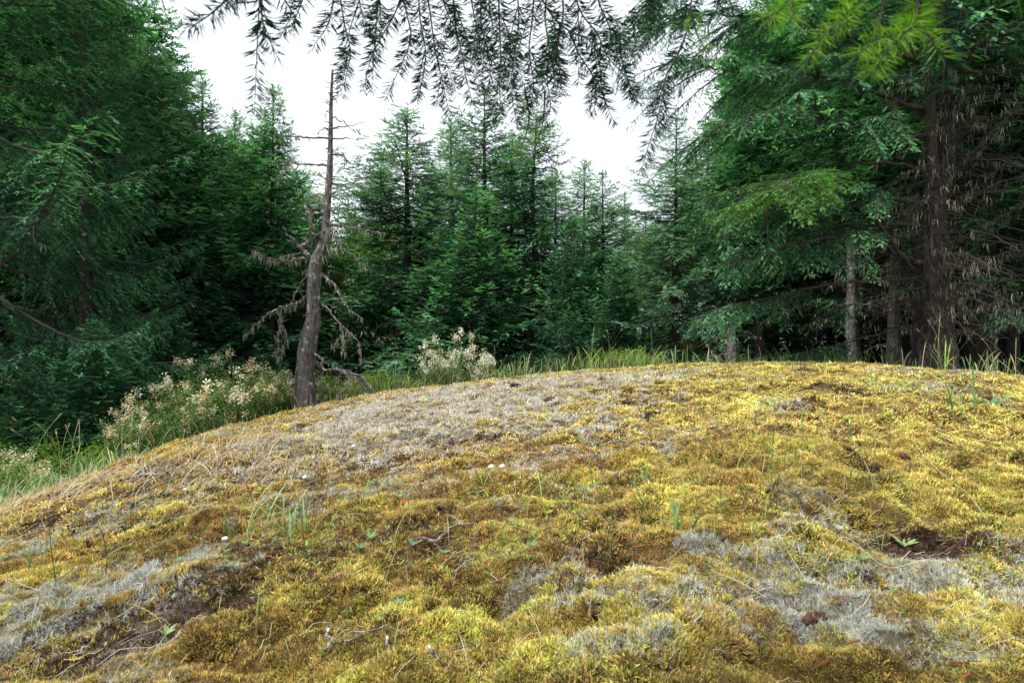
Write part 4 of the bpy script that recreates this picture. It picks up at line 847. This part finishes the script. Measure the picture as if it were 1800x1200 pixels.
# pale lichened broken trunk
def post(name, px, Y, top, w, label, cat, seed=0, n=16, mat=None, lean=0, lic=1.2):
    rng = np.random.default_rng(seed + px); x = (px - 900) / F * Y; z = float(ground(x, Y)) - .1; H = (600 - top) / F * Y - z; p = trunk_path(H, rng, .03, 16, (lean, 0)); r = w / 2 / F * Y
    m = MB(); m.tube(p, r * np.linspace(1.1, .7, 16) * rng.uniform(.9, 1.12, 16), 12); o = empty(name, (x, Y, z)); m.build('trunk', mat or M_BARKS, o, True); b = MB(); be_ = MB()
    for i in range(n):
        z0 = rng.uniform(.25, .97) * H; az = rng.uniform(0, 6.28); L_ = rng.uniform(.15, .8); f = np.linspace(0, 1, 6); q = np.array([0, 0, z0]) + np.stack([np.cos(az) * L_ * f, np.sin(az) * L_ * f, L_ * (.15 * f - .5 * f ** 2)], -1) + np.cumsum(rng.normal(0, .015, (6, 3)), 0)
        b.tube(q, .008 * (1 - .8 * f), 4, (.5, 0, 0)); strands(be_, q[2::2], rng, .10 * lic, 5, .006, .03)
    b.build('branches', M_BARKS, o); tag(be_.build('hanging_lichen', M_BEARD, o), kind='stuff'); return tag(o, label, cat)
post('broken_trunk', 1285, 12.5, 575, 20, 'short lichen-grey broken trunk right of the lichen-hung fir', 'dead trunk', 1)
post('tree_stump', 268, 8.6, 742, 16, 'pale grey lichened stump among the left flowering shrubs', 'stump', 2, 5, lic=.4)
post('broken_trunk', 1500, 12, 400, 17, 'thick pale-blotched dead trunk in the right forest shade', 'dead trunk', 3, 14)
post('broken_trunk', 1572, 11.5, 430, 24, 'tall dead trunk just left of the big fir', 'dead trunk', 4, 22, M_BARK)
post('leaning_trunk', 690, 15.5, 560, 17, 'dark leaning trunk low behind the airy fir', 'dead trunk', 5, 6, M_BARK, 1.2)

# ------------------------------------------------------------------ overhanging fir twigs near the camera
print('overhang')
rng = np.random.default_rng(123)
M_NEED = leafmat('near_needles', [(0, (.010, .034, .026)), (.5, (.020, .075, .036)), (1, (.07, .20, .05))], trans=.10, tc_mul=(1, 1.2, .6), hue=False, rough=.8)  # dark copy: silhouette tone of the near twigs put into the colour
M_NEEDY = leafmat('lit_needles', [(0, (.06, .15, .02)), (.5, (.17, .34, .04)), (1, (.38, .52, .07))], trans=.45, hue=False)  # bright copy: needles catching light, the lit look painted as yellow-green
ov = empty('overhanging_fir_tree', (.9, -2.2, -.95)); OB = np.array([.9, -2.2, -.95])
NEEDLE = (np.array([[0, -.0, 0], [.35, .044, 0], [1, 0, 0], [.35, -.044, 0], [.35, 0, .044]]), np.array([[0, 1, 4], [1, 2, 4], [2, 3, 4], [3, 0, 4]]))
NEEDLEN = (NEEDLE[0] * [1, .62, .62], NEEDLE[1])
def twig(nd, tw, p, r0, rng, nlen=.024, dens=1.0, tint=.3, flat=.5, s0=0.0, pat=None):
    seg = np.linalg.norm(np.diff(p, axis=0), axis=1); cum = np.r_[0, np.cumsum(seg)]; L_ = cum[-1]; tw.tube(p, r0 * (1 - .7 * cum / L_), 6, (.5, 0, 0))
    n = int(L_ * (1 - s0) / .00105 * dens); s_ = s0 + (1 - s0) * np.sort(rng.random(n)); P = np.stack([np.interp(s_ * L_, cum, p[:, k]) for k in range(3)], -1)
    T = nrm(np.stack([np.interp(s_ * L_, cum, np.gradient(p[:, k])) for k in range(3)], -1)); B = nrm(np.cross(T, [.15, 1, .1])); Nn = np.cross(B, T)
    th = rng.uniform(0, 6.28, n); rad = B * np.cos(th)[:, None] + Nn * (np.sin(th) * flat)[:, None]; fw = .62 + .5 * s_ ** 6
    d = nrm(rad) * .95 + T * (.75 * fw + rng.normal(0, .12, n))[:, None]; ln = nlen * rng.uniform(.7, 1.1, n) * (1 - .3 * s_ ** 8)
    nd.inst(pat or NEEDLE, P, d, rng.normal(0, 1, (n, 3)), ln, np.stack([np.clip(tint + rng.normal(0, .18, n), 0, 1)] * 3, -1))
def smooth(p, n):
    p = np.asarray(p, float); t = np.linspace(0, len(p) - 1, n); i = np.clip(t.astype(int), 0, len(p) - 2); f = (t - i)[:, None]; pm = np.vstack([2 * p[0] - p[1], p, 2 * p[-1] - p[-2]])
    a_, b_, c_, d_ = pm[i], pm[i + 1], pm[i + 2], pm[i + 3]; return .5 * ((2 * b_) + (-a_ + c_) * f + (2 * a_ - 5 * b_ + 4 * c_ - d_) * f ** 2 + (-a_ + 3 * b_ - 3 * c_ + d_) * f ** 3)
def bough(tws, root, label=None):
    """one bough: main stem from `root` over the camera, with the hanging twigs and their needles"""
    b = MB(); nd = MB(); ny = MB(); st = []
    for pts, Y0, Y1, side, yel in tws:
        side = int(round(side * .45))
        p = smooth([P3(px, py, Y0 + (Y1 - Y0) * i / (len(pts) - 1)) for i, (px, py) in enumerate(pts)], 22) - OB; T = nd if not yel else ny
        twig(T, b, p, .0016, rng, .024 if not yel else .021, 1.0 if not yel else 1.5, .3 if not yel else .45, pat=NEEDLE if not yel else NEEDLEN); st += [p[0]] * (pts[0][1] < 0)
        L_ = np.linalg.norm(np.diff(p, axis=0), axis=1).sum()
        for j in range(side):
            k = rng.integers(3, 17); a0 = p[k]; T0 = nrm(p[k + 1] - p[k - 1]); s_ = nrm(np.cross(T0, [0, 1, 0])) * (1 if j % 2 else -1); l2 = rng.uniform(.045, .10) * (1.15 - k / 22); f = np.linspace(0, 1, 8)[:, None]
            d = nrm(T0 * 1.0 + s_ * .42 + np.array([0, rng.normal(0, .35), 0])); q = a0 + d * l2 * f - UP * (l2 * .45) * f ** 2; twig(T, b, q, .0010, rng, .021 if not yel else .018, 1.0 if not yel else 1.5, .38 if not yel else .55, pat=NEEDLE if not yel else NEEDLEN)
    st = np.array(st); o_ = np.argsort(st[:, 0]); c = st[o_].mean(0); r_ = np.array(root) - OB
    main = smooth([r_, r_ * .5 + (c + [0, -.25, .12]) * .5 + [0, 0, .08], c + [0, -.08, .06]], 14); b.tube(main, np.linspace(.012, .004, 14), 8, (.5, 0, 0))
    for s0_ in st: b.tube(smooth([main[-4], (main[-1] + s0_) / 2 + [0, 0, .015], s0_], 7), [.003, .003, .0028, .0025, .0022, .002, .0017], 6, (.5, 0, 0))
    o = b.build('bough', M_TWIG, ov); 
    if label: o['label'] = label
    if nd.n: nd.build('needles', M_NEED, o)
    if ny.n: tag(ny.build('lit_needles', M_NEEDY, o), 'bright yellow-green needles, lit look painted into their colour')
bough([([(455, -45), (405, -5), (370, 25), (345, 42), (322, 50)], .62, .58, 1, 0), ([(300, -50), (285, -20), (272, -2)], .7, .7, 0, 0), ([(455, -50), (458, 0), (464, 50), (476, 75), (487, 98)], .62, .62, 2, 0), ([(470, -40), (500, 0), (512, 25), (495, 60)], .75, .75, 1, 0),
       ([(545, -45), (532, 0), (520, 30), (511, 56)], .8, .8, 1, 0), ([(395, -50), (402, -10), (418, 12)], .75, .75, 1, 0), ([(590, -40), (583, 20), (572, 52), (556, 74), (549, 90)], .8, .8, 1, 0)], (.5, -1.2, .75))
bough([([(585, -45), (598, 0), (606, 45), (616, 90), (610, 125), (604, 152)], .85, .85, 3, 0), ([(640, -45), (632, 0), (640, 30), (652, 52)], .8, .8, 3, 0), ([(715, -45), (696, 20), (668, 70), (650, 110), (638, 162)], .9, .9, 3, 0), ([(700, -45), (715, 25), (722, 70), (702, 120), (678, 174)], .85, .85, 3, 0),
       ([(745, -45), (757, 30), (765, 90), (775, 130), (782, 165), (792, 205)], .9, .9, 5, 0), ([(735, -45), (738, 30), (748, 90), (742, 140), (733, 182)], .95, .95, 3, 0), ([(795, -45), (800, 40), (812, 95), (818, 130), (832, 186)], .85, .85, 4, 0), ([(660, -45), (668, 20), (650, 60)], .7, .7, 3, 0), ([(820, -45), (832, 20), (842, 70), (848, 125)], 1.0, 1.0, 3, 0)], (.6, -1.2, .8))
bough([([(845, -45), (846, 40), (856, 85), (862, 130), (852, 165)], .95, .95, 4, 0), ([(875, -45), (878, 40), (880, 100), (878, 150), (880, 200)], .85, .85, 5, 0), ([(905, -45), (912, 30), (905, 90), (898, 150), (905, 200), (912, 232)], .95, .95, 6, 0), ([(940, -45), (936, 30), (930, 90), (938, 150), (930, 205)], .9, .9, 6, 0), ([(965, -45), (958, 30), (966, 90), (962, 140), (968, 190), (955, 215)], .85, .85, 5, 0),
       ([(985, -45), (990, 20), (982, 70), (972, 115), (978, 160)], .8, .8, 4, 0), ([(922, 160), (930, 200), (925, 235), (912, 272)], .9, .88, 1, 1), ([(958, 160), (956, 200), (952, 225), (944, 255)], .88, .86, 1, 1), ([(868, -45), (860, 10), (866, 60), (840, 100)], .8, .8, 3, 0), ([(770, -45), (782, 10), (800, 50), (828, 85)], 1.0, 1.0, 3, 0)], (.7, -1.2, .8))
bough([([(930, -45), (965, 20), (1000, 55), (1040, 75), (1055, 120), (1060, 170), (1082, 218)], .9, .9, 7, 0), ([(1000, -45), (1020, 20), (1050, 60), (1068, 100), (1090, 125), (1108, 150), (1118, 172)], .85, .85, 7, 0), ([(1035, -45), (1055, 10), (1072, 50), (1080, 85), (1100, 115)], .9, .9, 5, 0), ([(1000, 55), (1020, 100), (1040, 130), (1048, 170), (1040, 205)], .92, .92, 4, 0), ([(985, 40), (978, 80), (972, 100)], .9, .9, 2, 0), ([(1090, 60), (1090, 90), (1100, 130), (1122, 182)], .9, .9, 3, 0), ([(1105, 20), (1120, 30), (1080, 70)], .9, .9, 1, 0)], (.9, -1.2, .8))
bough([([(1225, -45), (1214, 10), (1206, 60), (1190, 100), (1170, 135), (1165, 170), (1155, 210), (1142, 250), (1126, 302)], .85, .80, 4, 0), ([(1260, -45), (1262, 10), (1240, 45), (1205, 40), (1188, 52)], .9, .9, 4, 0), ([(1180, -45), (1150, 10), (1120, 35)], .9, .9, 4, 0), ([(1215, 20), (1225, 60), (1240, 90), (1240, 108)], .8, .8, 1, 1), ([(1150, -45), (1160, 0), (1150, 45), (1140, 60)], .95, .95, 3, 0)], (1.0, -1.2, .8))
bough([([(1400, -45), (1385, 0), (1365, 22), (1342, 34)], .55, .52, 1, 1), ([(1400, -45), (1395, 0), (1392, 25), (1385, 42)], .55, .52, 0, 1), ([(1520, -60), (1512, 0), (1490, 30), (1475, 48)], .52, .50, 2, 1), ([(1560, -60), (1550, 20), (1535, 70), (1515, 120), (1495, 150)], .50, .50, 2, 0),
       ([(1625, -60), (1610, 20), (1600, 50), (1565, 80), (1545, 110), (1530, 135)], .50, .46, 1, 1), ([(1625, -60), (1606, 40), (1570, 60), (1535, 72), (1505, 98)], .50, .46, 1, 1), ([(1625, -60), (1618, 30), (1630, 60), (1645, 85), (1660, 100)], .50, .48, 1, 1), ([(1655, -60), (1655, 20), (1662, 60), (1664, 110)], .52, .52, 2, 0), ([(1810, -60), (1800, -30), (1785, 0)], .5, .5, 1, 1), ([(1680, -60), (1690, -10), (1700, 30)], .6, .6, 2, 0)], (1.2, -1.2, .8))
tr = MB(); tpk = trunk_path(8, rng, .02); tr.tube(tpk, .22 * (1 - .9 * np.linspace(0, 1, 14)), 16); tr.build('trunk', M_BARK, ov, True)
bl = MB()
for q in [(.5, -1.2, .75), (.6, -1.2, .8), (.7, -1.2, .8), (.9, -1.2, .8), (1.0, -1.2, .8), (1.2, -1.2, .8)]: bl.tube(smooth([np.array([0, 0, 2.4]), (np.array(q) - OB) * .5 + [0, 0, 1.25], np.array(q) - OB], 8), np.linspace(.03, .012, 8), 7, (.5, 0, 0))
bl.build('branches', M_TWIG, ov)
tag(ov, 'fir twigs with needles hanging across the top, close to the camera', 'overhanging branches')

# ------------------------------------------------------------------ small things on the moss
print('small')
rng = np.random.default_rng(321); M_CONE = tintmat('cone_scales', 0, .8, 1, 90, .3); M_PUFF = tintmat('puffball_skin', .1, .7, 1, 120, .12)
def cone(px, py, L_, label, az=0.5, tilt=.1):
    x, y = at(px, py); z = float(ground(x, y)); m = MB(); n = 70
    c = tuple((math.cos(az), math.sin(az), tilt)); ax = nrm(np.array(c)); u = nrm(np.cross(ax, UP)); w = np.cross(u, ax)
    core = np.array([ax * L_ * (f - .5) for f in np.linspace(0, 1, 9)]); m.tube(core, L_ * .20 * np.sin(np.linspace(.35, 2.95, 9)), 9, (.06, .035, .025))
    for i in range(n):
        f = i / n; th = i * 2.4; r = L_ * .21 * math.sin(.35 + 2.5 * f); o = u * math.cos(th) + w * math.sin(th); b = ax * L_ * (f - .5) + o * r * .7; e_ = b + o * L_ * .13 + ax * L_ * .09; s_ = nrm(np.cross(o, ax)) * L_ * .085
        m.add([b - s_ * .6, b + s_ * .6, e_ + s_, e_ - s_, e_ + ax * L_ * .03 + o * L_ * .02], [[0, 1, 2, 3]], [[3, 2, 4]], np.array([.075, .042, .028]) * rng.uniform(.5, 1.4))
    tag(m.build('fir_cone', M_CONE, loc=(x, y, z + L_ * .22)), label, 'fir cone', 'brown fir cones on the moss')
cone(1430, 1082, .052, 'large dark fir cone lying in the pale lichen patch', .2); cone(921, 957, .034, 'small brown fir cone right of the dark fallen stick', 1.3, .6); cone(1058, 1092, .045, 'dark fir cone in a moss hollow left of the lichen patch', 2.6); cone(936, 895, .022, 'tiny fir cone above the small brown one', .7)
cone(966, 712, .10, 'dark weathered cone near the crest lichen', .3); cone(908, 687, .12, 'black cone at the crest on grey lichen', 2.8); cone(1590, 806, .05, 'small cone on yellow moss above the dark hollow', 1.9); cone(1700, 1003, .03, 'little cone at the lower right edge of the lichen', .4); cone(760, 735, .05, 'faint cone on the grey lichen slope', 1.0)
def puff(px, py, r, label):
    x, y = at(px, py); z = float(ground(x, y)); r *= .78; m = MB(); f = np.linspace(0, np.pi, 10); m.tube(np.stack([0 * f, 0 * f, -np.cos(f) * r * .8 + r * .8], -1) + rng.normal(0, r * .03, (10, 3)), np.sin(f) * r + .0004, 14, (.62, .58, .50))
    tag(m.build('puffball', M_PUFF, None, True, (x, y, z + .008)), label, 'puffball', 'small white puffballs')
for q in [(396, 944, .016, 'white puffball on the left slope above the straw'), (864, 824, .020, 'left of the pair of white puffballs at mid slope'), (883, 829, .018, 'right of the pair of white puffballs at mid slope'), (326, 858, .016, 'white puffball near the fallen grey branch'), (536, 854, .016, 'white puffball on orange moss below the lichen'),
          (622, 789, .018, 'white puffball at the lower edge of the lichen slope'), (38, 1020, .010, 'tiny white puffball at the far left edge'), (122, 877, .018, 'white puffball in the straw of the left shoulder')]: puff(*q)
M_STICK = barkmat('stick_bark', (.05, .042, .038), (.20, .17, .15), (.42, .43, .40), 3, .52)
def stick(pts, w, label, side=(), lift=.02, name='fallen_stick', cat='stick', group='fallen sticks on the moss', mat=None):
    m = MB(); q = np.array([at(px, py) for px, py in pts]); n = 4 * (len(q) - 1) + 1; t = np.linspace(0, len(q) - 1, n); p = np.stack([np.interp(t, np.arange(len(q)), q[:, k]) for k in range(2)], -1); p += rng.normal(0, .004 * np.mean(q[:, 1]) / 2, p.shape)
    z = ground(p[:, 0], p[:, 1]) + lift; z = np.convolve(np.pad(z, 2, 'edge'), np.ones(5) / 5, 'valid'); pp = np.column_stack([p, z]); r = w / 2 / F * q[:, 1].mean(); o = pp[0].copy(); m.tube(pp - o, r * np.linspace(1.1, .4, n) * rng.uniform(.85, 1.15, n), 7, (.5, 0, 0))
    for s_, dx, dy, L_ in side:
        a0 = pp[int(s_ * (n - 1))] - o; e_ = a0 + np.array([dx, dy, .25]) * L_; m.tube(smooth([a0, (a0 + e_) / 2 + [0, 0, .01], e_], 6), r * np.linspace(.6, .2, 6), 5, (.5, 0, 0))
    return tag(m.build(name, mat or M_STICK, None, True, tuple(o)), label, cat, group)
stick([(742, 968), (765, 966), (790, 952), (815, 945), (845, 925), (866, 910)], 5, 'dark forked stick lying on orange moss near the middle', [(.1, -.5, -1, .10), (.35, -.3, -1, .12), (.6, -.8, .5, .09)])
stick([(1762, 722), (1780, 722), (1805, 725)], 4, 'pale bleached stick at the right edge of the mound', lift=.03)
stick([(568, 1200), (585, 1180), (612, 1168), (640, 1160)], 5, 'grey forked twig at the bottom edge, left of centre', [(.4, .2, -1, .05), (.6, .4, -.8, .05)])
stick([(572, 1130), (585, 1145), (594, 1152)], 6, 'short white-lichened twig at the bottom, above the grey forked one')
stick([(752, 1168), (765, 1182), (772, 1198)], 5, 'curved bare twig at the bottom edge near the centre', [(.5, -.2, -1, .03)])
stick([(682, 1160), (680, 1180), (683, 1192)], 5, 'stubby lichened twig at the bottom between the two twigs')
stick([(806, 1000), (822, 992), (836, 984)], 3.5, 'short straight stick below the dark forked stick')
stick([(612, 1156), (650, 1147), (676, 1136), (712, 1150)], 3, 'thin pale twig lying over moss at the bottom left of centre')
stick([(1245, 862), (1256, 855), (1262, 848)], 5, 'short grey stub of wood in the mid moss')
stick([(795, 1168), (820, 1150), (850, 1130)], 3, 'thin tan straw-like twig at the bottom centre')
for k, pts in enumerate([[(215, 858), (240, 840), (262, 828), (290, 812)], [(225, 846), (250, 842), (285, 836), (310, 832)], [(240, 830), (252, 842), (262, 852)]]):
    stick(pts, 5, ['dark fallen branch on the left shoulder below the shrubs', 'lower limb of deadwood beside the dark fallen branch', 'short crossing twig over the dark fallen branch'][k], [(.3, .5, .9, .22), (.5, -.6, .8, .2), (.7, .7, .7, .18), (.85, .2, -.8, .15)], .04)
stick([(1325, 992), (1345, 968), (1362, 964), (1420, 978), (1500, 995), (1600, 1000)], 2.2, 'long bent dead grass stem above the lower right lichen', lift=.03, name='dead_grass_stem', cat='grass stem', mat=M_TWIG) if False else None
for pts, lb in [([(1450, 998), (1474, 966), (1500, 968), (1560, 986), (1640, 998), (1760, 1004)], 'long bent dead straw above the lower right lichen patch'), ([(1602, 788), (1630, 822), (1665, 848), (1700, 872), (1730, 905), (1752, 960)], 'long dead straw arching down the right side'), ([(1368, 960), (1395, 1000), (1420, 1030)], 'thin dead straw crossing the lichen patch top'),
                ([(930, 1080), (948, 1120), (950, 1160), (940, 1196)], 'curved dead straw at the lower centre'), ([(0, 1020), (40, 1030), (70, 1052)], 'pale dead straw at the left edge'), ([(1255, 1010), (1300, 1028), (1350, 1038)], 'short faint dead straw at the left of the pale lichen')]:
    m = MB(); q = np.array([at(*p) for p in pts]); p = smooth(np.column_stack([q, ground(q[:, 0], q[:, 1]) + .035]), 24); o = p[0].copy(); m.tube(p - o, .00032 * q[:, 1].mean() + .0003, 4, DRYP * .95); tag(m.build('dead_straw', M_GRASS, None, False, tuple(o)), lb, 'dead straw', 'long dead straws on the moss')
# little leafy rosettes
def rosette(px, py, s_, label, col=(.16, .27, .11), n=7, seed=0):
    rng = np.random.default_rng(px + py); x, y = at(px, py); m = MB(); z = float(ground(x, y)) + .02; s_ *= 1.05
    for i in range(n):
        az = i * 2.4 + rng.normal(0, .2); L_ = s_ * rng.uniform(.6, 1.1); d = np.array([math.cos(az), math.sin(az), 0]); sd_ = np.array([-d[1], d[0], 0]); k = 5; f = np.linspace(0, 1, k); c = d * (L_ * f)[:, None] + UP * (L_ * (.95 * f - .35 * f * f))[:, None]; ww = (L_ * .17 * np.sin(.25 + 2.85 * f))[:, None]
        v = np.stack([c - sd_ * ww, c + sd_ * ww + UP * .002], 1).reshape(-1, 3); a_ = np.arange(k - 1) * 2; m.add(v, np.stack([a_, a_ + 1, a_ + 3, a_ + 2], -1), None, np.array(col) * rng.uniform(.75, 1.3))
    tag(m.build('leafy_rosette', M_GRASS, None, True, (x, y, z)), label, 'small plant', 'small leafy plants in the moss')
RL = [(676, 968, .034, 'brightest pale green rosette left of the dark stick'), (650, 955, .03, 'rosette just left of the brightest pale green one'), (632, 975, .028, 'rosette low left of the brightest pale green one'), (640, 925, .03, 'rosette above the pale green cluster'), (612, 930, .026, 'rosette at the upper left of the pale green cluster'),
      (715, 918, .028, 'rosette above the dark stick'), (725, 980, .028, 'dark rosette at the left end of the dark stick'), (600, 902, .03, 'bright yellow-green rosette high in the cluster'), (700, 895, .026, 'rosette right of the high yellow-green one'), (780, 992, .022, 'rosette below the dark stick'), (700, 1080, .026, 'rosette in a bare hollow at the bottom centre'),
      (664, 1112, .022, 'teal rosette below the bare hollow'), (292, 1122, .03, 'blue-green leaf pair on the dark soil at lower left'), (935, 975, .022, 'yellow-green rosette beside the small brown cone'), (895, 935, .022, 'rosette above the small brown cone'), (960, 905, .024, 'rosette in the moss right of the thin grass'), (1590, 912, .045, 'bright green sprout in the dark hollow at right'),
      (1515, 985, .03, 'round pale leaf by the bent straw at lower right'), (1745, 718, .10, 'blue-green leafy sprig near the right edge'), (1590, 690, .08, 'low blue-green sprig on the far yellow moss'), (1530, 690, .08, 'low teal sprig left of the blue-green one'), (395, 985, .026, 'rosette on the left slope'), (400, 1018, .022, 'small rosette below the left slope rosette'),
      (345, 910, .03, 'rosette beside the left slope hollow'), (270, 922, .03, 'rosette at the hollow of the left slope'), (130, 965, .03, 'broad green rosette at lower left'), (310, 1000, .022, 'yellowish rosette on the lower left lichen'), (430, 905, .026, 'rosette left of the green grass clump'), (560, 880, .026, 'rosette above the green grass clump'), (500, 840, .03, 'rosette high on the orange moss'), (930, 700, .07, 'bright green sprig near the crest')]
sl = MB(); rg_ = np.random.default_rng(808)
for i in range(620):
    px = rg_.choice([620, 680, 560, 400, 250, 130, 900, 1000, 480]) + rg_.normal(0, 60); py = rg_.choice([930, 960, 900, 1000, 870]) + rg_.normal(0, 30)
    if py < np.interp(px, CPX, CPY) + 60 or py > 1190: continue
    x, y = at(px, py); az = rg_.uniform(0, 6.28); c = np.array([.20, .28, .08]) * rg_.uniform(.5, 1.4)
    for k in range(rg_.integers(2, 5)): blade(sl, (x, y, float(ground(x, y)) + .004), .010 + .010 * rg_.random() + .003 * y, .8, az + k * 2.2, .0055, c, 4, .3)
tag(sl.build('small_leaves', M_GRASS), 'scattered tiny green seedling leaves among the orange moss', 'seedlings', kind='stuff')
for i, (px, py, s_, lb) in enumerate(RL): rosette(px, py, s_, lb, [(.22, .31, .12), (.17, .26, .09), (.15, .25, .13), (.25, .31, .06)][i % 4])
for i, (px, py) in enumerate([(100, 985), (170, 950), (240, 1090), (330, 1060)]):      # dark dead stalks at lower left
    x, y = at(px + 0, py + 60); m = MB(); f = np.linspace(0, 1, 8); L_ = [.26, .20, .16, .15][i]; p = np.stack([.03 * np.sin(f * 2 + i) * (1 if i % 2 else -1), .01 * np.sin(f * 3), L_ * f], -1); m.tube(p, .0016 * (1 - .5 * f), 5, (.07, .055, .05))
    for j in range(5):
        a0 = p[3 + j % 5]; m.tube([a0, a0 + np.array([rng.normal(0, .01), rng.normal(0, .01), .02])], .0008, 3, (.07, .055, .05))
    tag(m.build('dead_stalk', M_GRASS, None, False, (x, y, float(ground(x, y)))), ['tall dark dead stalk at the far left', 'shorter dark dead stalk right of the tall one', 'dark dead stalk above the lower left lichen', 'last dark dead stalk towards the olive moss'][i], 'dead stalk', 'dark dead stalks at the left')
